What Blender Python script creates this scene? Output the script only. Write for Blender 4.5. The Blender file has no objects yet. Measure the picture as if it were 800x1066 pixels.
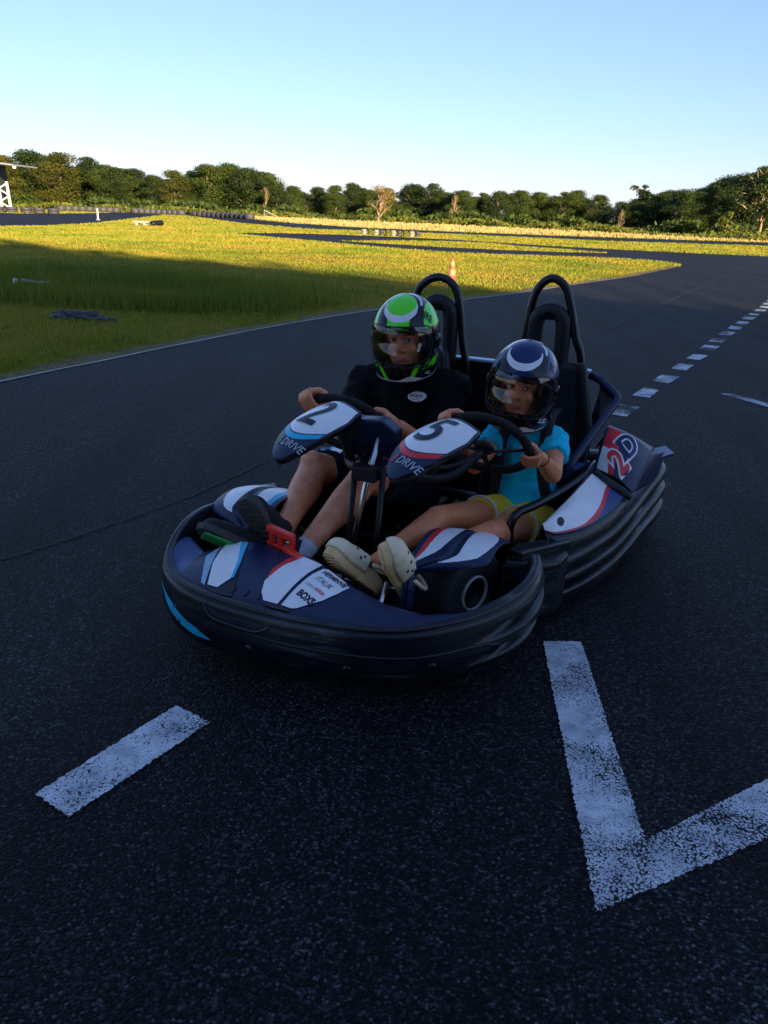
import bpy, bmesh, math, random
import numpy as np
from mathutils import Vector, Matrix
from math import sin, cos, pi, radians, sqrt, atan2, exp

random.seed(7)
rng = np.random.default_rng(7)
SC = bpy.context.scene
COL = SC.collection

# ------------------------------------------------------------------ camera
CAM_H = 1.3
PITCH = math.atan((533 - 219) / 837.0)
ROLL = radians(2.3)
fw = Vector((0, cos(PITCH), -sin(PITCH)))
r0 = Vector((1, 0, 0))
u0 = r0.cross(fw)
rr = cos(ROLL) * r0 + sin(ROLL) * u0
uu = -sin(ROLL) * r0 + cos(ROLL) * u0
cam_data = bpy.data.cameras.new('camera')
cam = bpy.data.objects.new('camera', cam_data)
COL.objects.link(cam)
m = Matrix((rr, uu, -fw)).transposed().to_4x4()
m.translation = Vector((0, 0, CAM_H))
cam.matrix_world = m
cam_data.sensor_fit = 'HORIZONTAL'
cam_data.sensor_width = 36
cam_data.lens = 36 * 837 / 800
cam_data.clip_start = 0.05
cam_data.clip_end = 3000
SC.camera = cam

# ------------------------------------------------------------------ light
SUN_AZ = radians(151)      # clockwise from +Y (view direction) : behind, to the right
SUN_EL = radians(14)
sun_dir = Vector((sin(SUN_AZ) * cos(SUN_EL), cos(SUN_AZ) * cos(SUN_EL), sin(SUN_EL)))
world = bpy.data.worlds.new('World')
SC.world = world
world.use_nodes = True
wn = world.node_tree
for n in list(wn.nodes):
    wn.nodes.remove(n)
sky = wn.nodes.new('ShaderNodeTexSky')
sky.sky_type = 'NISHITA'
sky.sun_disc = False
sky.sun_elevation = SUN_EL
sky.sun_rotation = SUN_AZ
sky.altitude = 0
sky.air_density = 1.0
sky.dust_density = 0.2
sky.ozone_density = 6.0
bg = wn.nodes.new('ShaderNodeBackground')
bg.inputs['Strength'].default_value = 0.15
wo = wn.nodes.new('ShaderNodeOutputWorld')
tint = wn.nodes.new('ShaderNodeMix'); tint.data_type = 'RGBA'; tint.blend_type = 'MULTIPLY'
tint.inputs[0].default_value = 1; tint.inputs[7].default_value = (0.70, 0.555, 0.62, 1)
gam = wn.nodes.new('ShaderNodeGamma'); gam.inputs[1].default_value = 0.72
wn.links.new(sky.outputs[0], tint.inputs[6]); wn.links.new(tint.outputs[2], gam.inputs[0])
wn.links.new(gam.outputs[0], bg.inputs['Color'])
wn.links.new(bg.outputs[0], wo.inputs['Surface'])
sd = bpy.data.lights.new('sun', 'SUN')
sd.energy = 4.0
sd.angle = radians(0.5)
sd.color = (1.0, 0.76, 0.46)
so = bpy.data.objects.new('sun', sd)
COL.objects.link(so)
so.rotation_euler = sun_dir.to_track_quat('Z', 'Y').to_euler()
SC.view_settings.view_transform = 'Standard'
SC.view_settings.look = 'None'
SC.view_settings.gamma = 1
SC.view_settings.exposure = 1.8
SC.view_settings.use_curve_mapping = False

# ------------------------------------------------------------------ materials
def N(nt, t, **kw):
    n = nt.nodes.new(t)
    for k, v in kw.items():
        if k in n.inputs:
            n.inputs[k].default_value = v
        else:
            setattr(n, k, v)
    return n

def ramp(nt, fac, stops):
    r = nt.nodes.new('ShaderNodeValToRGB')
    e = r.color_ramp.elements
    while len(e) < len(stops):
        e.new(0.5)
    for el, (p, c) in zip(e, stops):
        el.position = p
        el.color = (c[0], c[1], c[2], 1)
    nt.links.new(fac, r.inputs['Fac'])
    return r.outputs['Color']

def mat(name, col, rough=0.5, col2=None, scale=12.0, bump=0.0, bscale=60.0, metal=0.0, coat=0.0, spec=0.5, sheen=0.0, sss=0.0, stretch=None, world=False):
    """procedural surface: base colour varied by noise, roughness variation, fine bump"""
    M = bpy.data.materials.new(name)
    M.use_nodes = True
    nt = M.node_tree
    b = nt.nodes['Principled BSDF']
    tc = nt.nodes.new('ShaderNodeTexCoord')
    vec = tc.outputs['Object']
    if world:
        g = nt.nodes.new('ShaderNodeNewGeometry')
        vec = g.outputs['Position']
    if stretch:
        mp = nt.nodes.new('ShaderNodeMapping')
        mp.inputs['Scale'].default_value = stretch
        nt.links.new(vec, mp.inputs['Vector'])
        vec = mp.outputs[0]
    n1 = N(nt, 'ShaderNodeTexNoise', Scale=scale, Detail=6.0, Roughness=0.65)
    nt.links.new(vec, n1.inputs['Vector'])
    if col2 is None:
        col2 = tuple(min(1, c * 0.78) for c in col)
    c = ramp(nt, n1.outputs['Fac'], [(0.32, col2), (0.68, col)])
    nt.links.new(c, b.inputs['Base Color'])
    mr = N(nt, 'ShaderNodeMapRange')
    mr.inputs['To Min'].default_value = max(0.02, rough - 0.08)
    mr.inputs['To Max'].default_value = min(1, rough + 0.12)
    n2 = N(nt, 'ShaderNodeTexNoise', Scale=scale * 3, Detail=4.0)
    nt.links.new(vec, n2.inputs['Vector'])
    nt.links.new(n2.outputs['Fac'], mr.inputs['Value'])
    nt.links.new(mr.outputs[0], b.inputs['Roughness'])
    b.inputs['Metallic'].default_value = metal
    b.inputs['Specular IOR Level'].default_value = spec
    b.inputs['Coat Weight'].default_value = coat
    b.inputs['Coat Roughness'].default_value = 0.06
    b.inputs['Sheen Weight'].default_value = sheen
    if sss:
        b.inputs['Subsurface Weight'].default_value = sss
        b.inputs['Subsurface Radius'].default_value = (0.012, 0.005, 0.003)
        b.inputs['Subsurface Scale'].default_value = 1.0
    if bump:
        n3 = N(nt, 'ShaderNodeTexNoise', Scale=bscale, Detail=5.0)
        nt.links.new(vec, n3.inputs['Vector'])
        bp = N(nt, 'ShaderNodeBump', Strength=bump, Distance=0.01)
        nt.links.new(n3.outputs['Fac'], bp.inputs['Height'])
        nt.links.new(bp.outputs[0], b.inputs['Normal'])
    return M

def scuffed(name, col, scuff, rough=0.42, amount=0.6):
    """moulded plastic with long pale scrape marks and dust"""
    M = mat(name, col, rough, scale=9, bump=0.12, bscale=240)
    nt = M.node_tree
    b = nt.nodes['Principled BSDF']
    base = b.inputs['Base Color'].links[0].from_socket
    tc = nt.nodes.new('ShaderNodeTexCoord')
    mp = nt.nodes.new('ShaderNodeMapping')
    mp.inputs['Scale'].default_value = (2.5, 2.5, 38)
    mp.inputs['Rotation'].default_value = (0.06, 0.1, 0)
    nt.links.new(tc.outputs['Object'], mp.inputs['Vector'])
    n = N(nt, 'ShaderNodeTexNoise', Scale=2.2, Detail=9.0, Roughness=0.72)
    nt.links.new(mp.outputs[0], n.inputs['Vector'])
    n2 = N(nt, 'ShaderNodeTexNoise', Scale=4.0, Detail=3.0)
    nt.links.new(tc.outputs['Object'], n2.inputs['Vector'])
    f = ramp(nt, n.outputs['Fac'], [(0.50, (0, 0, 0)), (0.66, (amount,) * 3)])
    f2 = ramp(nt, n2.outputs['Fac'], [(0.42, (0, 0, 0)), (0.62, (1, 1, 1))])
    mul = N(nt, 'ShaderNodeMath', operation='MULTIPLY')
    nt.links.new(f, mul.inputs[0]); nt.links.new(f2, mul.inputs[1])
    mx = nt.nodes.new('ShaderNodeMix'); mx.data_type = 'RGBA'
    nt.links.new(mul.outputs[0], mx.inputs[0])
    nt.links.new(base, mx.inputs[6])
    mx.inputs[7].default_value = (*scuff, 1)
    nt.links.new(mx.outputs[2], b.inputs['Base Color'])
    return M

MT = {}
MT['navy'] = scuffed('navy_plastic', (0.006, 0.016, 0.065), (0.10, 0.13, 0.2), 0.36, 0.35)
MT['blue'] = scuffed('blue_plastic', (0.03, 0.07, 0.22), (0.15, 0.2, 0.3), 0.36, 0.3)
MT['bumper'] = scuffed('black_bumper_plastic', (0.0045, 0.006, 0.011), (0.13, 0.14, 0.16), 0.34, 0.85)
MT['black'] = mat('black_plastic', (0.005, 0.005, 0.007), 0.5, bump=0.1, bscale=150)
MT['tube'] = mat('black_powder_coat', (0.004, 0.005, 0.008), 0.3, bump=0.05, bscale=300)
MT['rubber'] = mat('tyre_rubber', (0.035, 0.035, 0.04), 0.6, col2=(0.055, 0.055, 0.06), bump=0.25, bscale=120)
MT['grip'] = mat('suede_grip', (0.006, 0.006, 0.006), 0.8, bump=0.3, bscale=300)
MT['metal'] = mat('chromed_steel', (0.62, 0.62, 0.62), 0.22, metal=1.0, scale=30)
MT['dmetal'] = mat('dull_steel', (0.22, 0.22, 0.23), 0.4, metal=1.0, scale=30)
MT['white'] = mat('white_vinyl', (0.92, 0.91, 0.90), 0.3, col2=(0.84, 0.83, 0.84), scale=16, bump=0.03)
MT['paleblue'] = mat('pale_blue_vinyl', (0.35, 0.55, 0.75), 0.35)
MT['cyan'] = mat('cyan_vinyl', (0.02, 0.55, 0.85), 0.35)
MT['red'] = mat('red_vinyl', (0.92, 0.03, 0.04), 0.35)
MT['redmetal'] = mat('red_painted_pedal', (0.95, 0.035, 0.012), 0.4, col2=(0.8, 0.02, 0.01), scale=40, bump=0.08)
MT['ink'] = mat('dark_ink', (0.006, 0.009, 0.03), 0.4)
MT['silver'] = mat('silver_ink', (0.45, 0.48, 0.55), 0.4)
MT['seat'] = mat('seat_shell', (0.005, 0.005, 0.007), 0.55, bump=0.15, bscale=90)
MT['h_green'] = mat('helmet_green', (0.12, 0.92, 0.01), 0.3, col2=(0.10, 0.86, 0.01), coat=0.4)
MT['h_black'] = mat('helmet_black', (0.003, 0.0035, 0.007), 0.18, coat=0.15, spec=0.35)
MT['h_navy'] = mat('helmet_dark_blue', (0.003, 0.006, 0.022), 0.16, coat=0.15, spec=0.35)
MT['h_blue'] = mat('helmet_blue', (0.008, 0.025, 0.13), 0.2, coat=0.15, spec=0.35)
MT['h_pale'] = mat('helmet_pale_blue', (0.03, 0.07, 0.20), 0.2, coat=0.15, spec=0.35)
MT['h_white'] = mat('helmet_white', (0.92, 0.92, 0.92), 0.25, coat=0.8)
MT['liner'] = mat('helmet_liner', (0.012, 0.012, 0.014), 0.95, bump=0.2)
MT['skin_a'] = mat('skin_adult', (0.90, 0.36, 0.18), 0.42, col2=(0.66, 0.22, 0.10), scale=26, bump=0.22, bscale=240, sss=0.12)
MT['skin_k'] = mat('skin_child', (0.86, 0.30, 0.13), 0.38, col2=(0.68, 0.21, 0.085), scale=14, bump=0.10, bscale=160, sss=0.12)
MT['tee_black'] = mat('black_cotton', (0.008, 0.008, 0.010), 0.95, bump=0.3, bscale=200, spec=0.15)
MT['shorts_black'] = mat('dark_shorts_cloth', (0.010, 0.013, 0.022), 0.9, bump=0.3, bscale=200, spec=0.2)
MT['tee_blue'] = mat('turquoise_cotton', (0.02, 0.66, 0.86), 0.9, col2=(0.016, 0.56, 0.76), bump=0.3, bscale=300, spec=0.2)
MT['yellow'] = mat('yellow_cotton', (0.96, 0.74, 0.07), 0.85, col2=(0.88, 0.64, 0.05), bump=0.3, bscale=250, spec=0.2)
MT['trim'] = mat('white_trim', (0.78, 0.78, 0.76), 0.8)
MT['belt'] = mat('black_webbing', (0.012, 0.012, 0.014), 0.75, bump=0.3, bscale=400)
MT['clog'] = mat('beige_foam', (0.92, 0.78, 0.52), 0.6, col2=(0.82, 0.66, 0.42), scale=20, bump=0.12, bscale=90)
MT['clogsole'] = mat('beige_foam_sole', (0.84, 0.58, 0.28), 0.65, col2=(0.68, 0.44, 0.20), scale=35, bump=0.2, bscale=120)
MT['sole'] = mat('grey_shoe_sole', (0.075, 0.066, 0.055), 0.8, col2=(0.045, 0.04, 0.034), bump=0.35, bscale=140)
MT['shoe'] = mat('black_shoe_cloth', (0.012, 0.012, 0.014), 0.8, bump=0.3, bscale=150)
MT['green'] = mat('green_shoe_panel', (0.02, 0.45, 0.06), 0.5, col2=(0.01, 0.16, 0.03), scale=70)
MT['sock'] = mat('white_sock', (0.62, 0.66, 0.75), 0.9, bump=0.3, bscale=200)
MT['hair'] = mat('brown_hair', (0.10, 0.05, 0.025), 0.5, col2=(0.03, 0.015, 0.01), scale=40, stretch=(6, 6, 1))
MT['eye'] = mat('eye_white', (0.7, 0.68, 0.66), 0.2)
MT['iris'] = mat('eye_iris', (0.05, 0.03, 0.02), 0.15)
MT['lip'] = mat('lips', (0.58, 0.17, 0.12), 0.5)
MT['brow'] = mat('eyebrow_hair', (0.06, 0.03, 0.02), 0.8)
MT['bark'] = mat('bark', (0.22, 0.16, 0.11), 0.9, col2=(0.10, 0.07, 0.05), scale=3, bump=0.5, bscale=12)
MT['palebark'] = mat('pale_bark', (0.36, 0.27, 0.17), 0.85, col2=(0.22, 0.15, 0.08), scale=4)
MT['post'] = mat('white_painted_post', (0.8, 0.8, 0.77), 0.5, world=True)
MT['orange'] = mat('orange_cone_plastic', (0.85, 0.16, 0.03), 0.5)
MT['cone_band'] = mat('faded_cone_band', (0.9, 0.42, 0.22), 0.5)
MT['dullwhite'] = mat('weathered_white_paint', (0.30, 0.29, 0.25), 0.8, col2=(0.20, 0.19, 0.16), scale=6)
MT['roofmetal'] = mat('grey_roof_sheet', (0.35, 0.37, 0.38), 0.4, metal=0.3)
MT['shadewall'] = mat('dark_shed_panel', (0.03, 0.035, 0.045), 0.7)
MT['conc'] = mat('concrete', (0.42, 0.40, 0.36), 0.85, bump=0.3, bscale=40)

def glass(name, tint, opacity):
    M = bpy.data.materials.new(name); M.use_nodes = True
    nt = M.node_tree
    nt.nodes.remove(nt.nodes['Principled BSDF'])
    out = nt.nodes['Material Output']
    tr = N(nt, 'ShaderNodeBsdfTransparent', Color=(*tint, 1))
    gl = N(nt, 'ShaderNodeBsdfGlossy', Color=(1, 1, 1, 1), Roughness=0.03)
    fr = N(nt, 'ShaderNodeFresnel', IOR=1.45)
    ns = N(nt, 'ShaderNodeTexNoise', Scale=30.0, Detail=6.0)
    mr = N(nt, 'ShaderNodeMapRange'); mr.inputs['To Min'].default_value = opacity; mr.inputs['To Max'].default_value = opacity + 0.05
    nt.links.new(ns.outputs['Fac'], mr.inputs['Value'])
    add = N(nt, 'ShaderNodeMath', operation='ADD')
    nt.links.new(fr.outputs[0], add.inputs[0]); nt.links.new(mr.outputs[0], add.inputs[1])
    mx = nt.nodes.new('ShaderNodeMixShader')
    nt.links.new(add.outputs[0], mx.inputs[0]); nt.links.new(tr.outputs[0], mx.inputs[1]); nt.links.new(gl.outputs[0], mx.inputs[2])
    nt.links.new(mx.outputs[0], out.inputs['Surface'])
    return M
MT['visor'] = glass('clear_visor', (0.95, 0.95, 0.96), 0.0)
MT['visor2'] = glass('clean_visor', (0.98, 0.98, 0.98), 0.0)

# asphalt -------------------------------------------------------------
def asphalt(name):
    M = bpy.data.materials.new(name); M.use_nodes = True
    nt = M.node_tree; b = nt.nodes['Principled BSDF']
    g = nt.nodes.new('ShaderNodeNewGeometry'); P = g.outputs['Position']
    v = N(nt, 'ShaderNodeTexVoronoi', Scale=155.0, Randomness=1.0); nt.links.new(P, v.inputs['Vector'])
    sep = nt.nodes.new('ShaderNodeSeparateColor'); nt.links.new(v.outputs['Color'], sep.inputs[0])
    grain = ramp(nt, sep.outputs[0], [(0.0, (0.0025, 0.0026, 0.0035)), (0.45, (0.007, 0.0072, 0.0095)), (0.72, (0.022, 0.0225, 0.028)), (0.92, (0.056, 0.057, 0.068)), (1.0, (0.12, 0.122, 0.14))])
    # gaps between the stones are dark
    gap = ramp(nt, v.outputs['Distance'], [(0.35, (1, 1, 1)), (0.75, (0.25, 0.25, 0.28))])
    mul = nt.nodes.new('ShaderNodeMix'); mul.data_type = 'RGBA'; mul.blend_type = 'MULTIPLY'; mul.inputs[0].default_value = 1
    nt.links.new(grain, mul.inputs[6]); nt.links.new(gap, mul.inputs[7])
    big = N(nt, 'ShaderNodeTexNoise', Scale=0.55, Detail=5.0, Roughness=0.6); nt.links.new(P, big.inputs['Vector'])
    bc = ramp(nt, big.outputs['Fac'], [(0.3, (0.72, 0.72, 0.74)), (0.7, (1.25, 1.22, 1.2))])
    mul2 = nt.nodes.new('ShaderNodeMix'); mul2.data_type = 'RGBA'; mul2.blend_type = 'MULTIPLY'; mul2.inputs[0].default_value = 1
    nt.links.new(mul.outputs[2], mul2.inputs[6]); nt.links.new(bc, mul2.inputs[7])
    # rubbered, streaky driving line
    mp = nt.nodes.new('ShaderNodeMapping'); mp.inputs['Rotation'].default_value = (0, 0, radians(28)); mp.inputs['Scale'].default_value = (1.3, 0.08, 1)
    nt.links.new(P, mp.inputs['Vector'])
    st = N(nt, 'ShaderNodeTexNoise', Scale=1.5, Detail=4.0); nt.links.new(mp.outputs[0], st.inputs['Vector'])
    sc_ = ramp(nt, st.outputs['Fac'], [(0.38, (0.55, 0.54, 0.54)), (0.58, (1.15, 1.12, 1.1))])
    mul3 = nt.nodes.new('ShaderNodeMix'); mul3.data_type = 'RGBA'; mul3.blend_type = 'MULTIPLY'; mul3.inputs[0].default_value = 1
    nt.links.new(mul2.outputs[2], mul3.inputs[6]); nt.links.new(sc_, mul3.inputs[7])
    nt.links.new(mul3.outputs[2], b.inputs['Base Color'])
    b.inputs['Roughness'].default_value = 0.7
    b.inputs['Specular IOR Level'].default_value = 0.12
    inv = N(nt, 'ShaderNodeMath', operation='SUBTRACT'); inv.inputs[0].default_value = 1.0
    nt.links.new(v.outputs['Distance'], inv.inputs[1])
    bp = N(nt, 'ShaderNodeBump', Strength=0.9, Distance=0.004)
    nt.links.new(inv.outputs[0], bp.inputs['Height']); nt.links.new(bp.outputs[0], b.inputs['Normal'])
    return M
MT['asphalt'] = asphalt('asphalt')

def road_paint(name, wear):
    M = bpy.data.materials.new(name); M.use_nodes = True
    nt = M.node_tree; b = nt.nodes['Principled BSDF']; out = nt.nodes['Material Output']
    g = nt.nodes.new('ShaderNodeNewGeometry'); P = g.outputs['Position']
    v = N(nt, 'ShaderNodeTexVoronoi', Scale=155.0); nt.links.new(P, v.inputs['Vector'])
    n = N(nt, 'ShaderNodeTexNoise', Scale=9.0, Detail=8.0, Roughness=0.8); nt.links.new(P, n.inputs['Vector'])
    n2 = N(nt, 'ShaderNodeTexNoise', Scale=230.0, Detail=5.0, Roughness=0.75); nt.links.new(P, n2.inputs['Vector'])
    n6 = N(nt, 'ShaderNodeTexNoise', Scale=14.0, Detail=6.0, Roughness=0.7); nt.links.new(P, n6.inputs['Vector'])
    c = ramp(nt, n6.outputs['Fac'], [(0.3, (0.26, 0.28, 0.32)), (0.65, (0.66, 0.68, 0.72))])
    nt.links.new(c, b.inputs['Base Color'])
    b.inputs['Roughness'].default_value = 0.6
    a1 = N(nt, 'ShaderNodeMath', operation='MULTIPLY'); a1.inputs[1].default_value = 0.42
    nt.links.new(v.outputs['Distance'], a1.inputs[0])
    n5 = N(nt, 'ShaderNodeTexNoise', Scale=3.2, Detail=3.0); nt.links.new(P, n5.inputs['Vector'])
    a2 = N(nt, 'ShaderNodeMath', operation='ADD'); nt.links.new(a1.outputs[0], a2.inputs[0]); nt.links.new(n5.outputs['Fac'], a2.inputs[1])
    a25 = N(nt, 'ShaderNodeMath', operation='MULTIPLY_ADD'); a25.inputs[1].default_value = 0.45; nt.links.new(n.outputs['Fac'], a25.inputs[0]); nt.links.new(a2.outputs[0], a25.inputs[2])
    a3 = N(nt, 'ShaderNodeMath', operation='MULTIPLY_ADD'); a3.inputs[1].default_value = 1.1; nt.links.new(n2.outputs['Fac'], a3.inputs[0]); nt.links.new(a25.outputs[0], a3.inputs[2])
    mr = N(nt, 'ShaderNodeMapRange'); mr.inputs['From Min'].default_value = wear; mr.inputs['From Max'].default_value = wear + 0.16
    nt.links.new(a3.outputs[0], mr.inputs['Value'])
    tr = nt.nodes.new('ShaderNodeBsdfTransparent'); mx = nt.nodes.new('ShaderNodeMixShader')
    nt.links.new(mr.outputs[0], mx.inputs[0]); nt.links.new(b.outputs[0], mx.inputs[1]); nt.links.new(tr.outputs[0], mx.inputs[2])
    nt.links.new(mx.outputs[0], out.inputs['Surface'])
    return M
MT['paint'] = road_paint('worn_white_road_paint', 1.50)
MT['paint_old'] = road_paint('old_white_road_paint', 1.44)

def grass_mat(name, c1, c2, c3, dry=(0.30, 0.20, 0.06)):
    M = bpy.data.materials.new(name); M.use_nodes = True
    nt = M.node_tree; b = nt.nodes['Principled BSDF']
    g = nt.nodes.new('ShaderNodeNewGeometry'); P = g.outputs['Position']
    n = N(nt, 'ShaderNodeTexNoise', Scale=0.12, Detail=7.0, Roughness=0.68); nt.links.new(P, n.inputs['Vector'])
    n2 = N(nt, 'ShaderNodeTexNoise', Scale=5.0, Detail=8.0, Roughness=0.8); nt.links.new(P, n2.inputs['Vector'])
    n3 = N(nt, 'ShaderNodeTexNoise', Scale=0.33, Detail=5.0, Roughness=0.7); nt.links.new(P, n3.inputs['Vector'])
    ca = ramp(nt, n.outputs['Fac'], [(0.36, c1), (0.5, c2), (0.62, c3)])
    cb = ramp(nt, n2.outputs['Fac'], [(0.28, (0.42, 0.45, 0.4)), (0.5, (0.95, 0.95, 0.95)), (0.75, (1.45, 1.4, 1.2))])
    mul = nt.nodes.new('ShaderNodeMix'); mul.data_type = 'RGBA'; mul.blend_type = 'MULTIPLY'; mul.inputs[0].default_value = 1
    nt.links.new(ca, mul.inputs[6]); nt.links.new(cb, mul.inputs[7])
    dm = ramp(nt, n3.outputs['Fac'], [(0.56, (0, 0, 0)), (0.72, (0.75, 0.75, 0.75))])
    mx = nt.nodes.new('ShaderNodeMix'); mx.data_type = 'RGBA'
    nt.links.new(dm, mx.inputs[0]); nt.links.new(mul.outputs[2], mx.inputs[6]); mx.inputs[7].default_value = (*dry, 1)
    nt.links.new(mx.outputs[2], b.inputs['Base Color'])
    b.inputs['Roughness'].default_value = 0.9
    b.inputs['Specular IOR Level'].default_value = 0.1
    bp = N(nt, 'ShaderNodeBump', Strength=0.9, Distance=0.06)
    n4 = N(nt, 'ShaderNodeTexNoise', Scale=16.0, Detail=8.0, Roughness=0.8); nt.links.new(P, n4.inputs['Vector'])
    nt.links.new(n4.outputs['Fac'], bp.inputs['Height']); nt.links.new(bp.outputs[0], b.inputs['Normal'])
    return M
MT['field'] = grass_mat('grass_ground', (0.16, 0.15, 0.010), (0.26, 0.21, 0.012), (0.32, 0.22, 0.018), (0.31, 0.17, 0.03))
MT['sand'] = mat('dry_pale_grass', (0.46, 0.35, 0.14), 0.9, col2=(0.30, 0.23, 0.07), scale=0.8, bump=0.4, bscale=5, world=True)

def leaf_mat(name, a, b_, trans=0.25, sc=0.35, dry=None):
    M = bpy.data.materials.new(name); M.use_nodes = True
    nt = M.node_tree; out = nt.nodes['Material Output']; b = nt.nodes['Principled BSDF']
    g = nt.nodes.new('ShaderNodeNewGeometry')
    n = N(nt, 'ShaderNodeTexNoise', Scale=sc, Detail=3.0); nt.links.new(g.outputs['Position'], n.inputs['Vector'])
    mxf = N(nt, 'ShaderNodeMath', operation='ADD'); nt.links.new(n.outputs['Fac'], mxf.inputs[0])
    rs = N(nt, 'ShaderNodeMath', operation='MULTIPLY'); rs.inputs[1].default_value = 0.5 if dry is None else 0.22
    nt.links.new(g.outputs['Random Per Island'], rs.inputs[0]); nt.links.new(rs.outputs[0], mxf.inputs[1])
    if dry is not None: n.inputs['Detail'].default_value = 6.0; n.inputs['Roughness'].default_value = 0.65
    c = ramp(nt, mxf.outputs[0], [(0.45, a), (1.0, b_)] if dry is None else [(0.42, a), (0.60, b_), (0.78, dry)])
    nt.links.new(c, b.inputs['Base Color'])
    b.inputs['Roughness'].default_value = 0.6
    b.inputs['Specular IOR Level'].default_value = 0.25
    tl = nt.nodes.new('ShaderNodeBsdfTranslucent'); nt.links.new(c, tl.inputs['Color'])
    mx = nt.nodes.new('ShaderNodeMixShader'); mx.inputs[0].default_value = trans
    nt.links.new(b.outputs[0], mx.inputs[1]); nt.links.new(tl.outputs[0], mx.inputs[2])
    nt.links.new(mx.outputs[0], out.inputs['Surface'])
    return M
MT['leaf_dark'] = leaf_mat('dark_leaves', (0.010, 0.024, 0.006), (0.045, 0.072, 0.012))
MT['leaf_mid'] = leaf_mat('mid_leaves', (0.020, 0.044, 0.008), (0.075, 0.105, 0.014))
MT['leaf_olive'] = leaf_mat('olive_leaves', (0.026, 0.040, 0.007), (0.11, 0.11, 0.015))
MT['leaf_gold'] = leaf_mat('golden_twigs', (0.13, 0.105, 0.02), (0.30, 0.215, 0.055))
MT['leaf_shrub'] = leaf_mat('shrub_leaves', (0.07, 0.10, 0.014), (0.17, 0.18, 0.022))
MT['blade'] = leaf_mat('grass_blades', (0.085, 0.16, 0.010), (0.25, 0.265, 0.020), 0.2, 0.30, (0.36, 0.25, 0.04))
MT['blade_tall'] = leaf_mat('tall_grass_blades', (0.07, 0.12, 0.010), (0.22, 0.22, 0.018), 0.25, 0.6)

# ------------------------------------------------------------------ object helpers
def tag(o, label=None, cat=None, group=None, kind=None):
    if label: o['label'] = label
    if cat: o['category'] = cat
    if group: o['group'] = group
    if kind: o['kind'] = kind
    return o

def empty(name, loc=(0, 0, 0), rz=0.0, off=(0, 0, 0)):
    o = bpy.data.objects.new(name, None)
    COL.objects.link(o)
    o.location = loc; o.rotation_euler = (0, 0, rz)
    o.empty_display_size = 0.1
    o['off'] = off
    return o

def root_off(p):
    if p is None: return Vector((0, 0, 0))
    while p.parent is not None: p = p.parent
    return Vector(p['off']) if 'off' in p else Vector((0, 0, 0))

def build(name, verts, faces, mats, parent=None, mi=None, smooth=True, solid=0, bevel=0, subsurf=0, autosmooth=None):
    me = bpy.data.meshes.new(name)
    off = root_off(parent)
    vs = [tuple(Vector(v) - off) for v in verts] if parent is not None else [tuple(v) for v in verts]
    me.from_pydata(vs, [], faces)
    if not isinstance(mats, (list, tuple)): mats = [mats]
    for mm in mats: me.materials.append(MT[mm] if isinstance(mm, str) else mm)
    if mi is not None: me.polygons.foreach_set('material_index', mi)
    me.polygons.foreach_set('use_smooth', [smooth] * len(faces))
    me.update()
    o = bpy.data.objects.new(name, me)
    COL.objects.link(o)
    o.parent = parent
    if bevel:
        md = o.modifiers.new('bevel', 'BEVEL'); md.width = bevel; md.segments = 2; md.limit_method = 'ANGLE'; md.angle_limit = radians(35)
        md.harden_normals = False
    if solid:
        md = o.modifiers.new('solidify', 'SOLIDIFY'); md.thickness = solid; md.offset = -1
    if subsurf:
        md = o.modifiers.new('subsurf', 'SUBSURF'); md.levels = subsurf; md.render_levels = subsurf
    return o

class G:
    """collects simple shapes for one mesh"""
    def __init__(s): s.v = []; s.f = []; s.m = []
    def add(s, v, f, mi=0):
        k = len(s.v)
        s.v += [Vector(x) for x in v]; s.f += [tuple(i + k for i in ff) for ff in f]; s.m += [mi] * len(f)
    def box(s, c, size, R=None, mi=0):
        c = Vector(c); h = Vector(size) * 0.5
        R = R or Matrix.Identity(3)
        vs = [c + R @ Vector((x * h.x, y * h.y, z * h.z)) for x in (-1, 1) for y in (-1, 1) for z in (-1, 1)]
        s.add(vs, [(0, 1, 3, 2), (4, 6, 7, 5), (0, 4, 5, 1), (2, 3, 7, 6), (0, 2, 6, 4), (1, 5, 7, 3)], mi)
    def tube(s, pts, r, n=10, closed=False, mi=0, sq=1.0):
        v, f = tube_geo(pts, r, n, closed, sq)
        s.add(v, f, mi)
    def lathe(s, prof, c, axis, n=32, mi=0):
        v, f = lathe_geo(prof, c, axis, n); s.add(v, f, mi)
    def hull_prism(s, poly, z0, z1, mi=0):
        n = len(poly)
        vs = [(x, y, z0) for x, y in poly] + [(x, y, z1) for x, y in poly]
        s.add(vs, [tuple(range(n))[::-1], tuple(range(n, 2 * n))] + [(i, (i + 1) % n, n + (i + 1) % n, n + i) for i in range(n)], mi)
    def make(s, name, mats, parent=None, **kw):
        return build(name, s.v, s.f, mats, parent, mi=s.m, **kw)

def catmull(pts, n=8, closed=False):
    P = [Vector(p) for p in pts]
    out = []
    N_ = len(P)
    rng_ = range(N_ if closed else N_ - 1)
    for i in rng_:
        if closed:
            a, b, c, d = P[(i - 1) % N_], P[i], P[(i + 1) % N_], P[(i + 2) % N_]
        else:
            a = P[i - 1] if i > 0 else 2 * P[0] - P[1]
            b, c = P[i], P[i + 1]
            d = P[i + 2] if i + 2 < N_ else 2 * P[-1] - P[-2]
        for k in range(n):
            t = k / n
            out.append(0.5 * ((2 * b) + (c - a) * t + (2 * a - 5 * b + 4 * c - d) * t * t + (3 * b - a - 3 * c + d) * t ** 3))
    if not closed: out.append(P[-1].copy())
    return out

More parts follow.
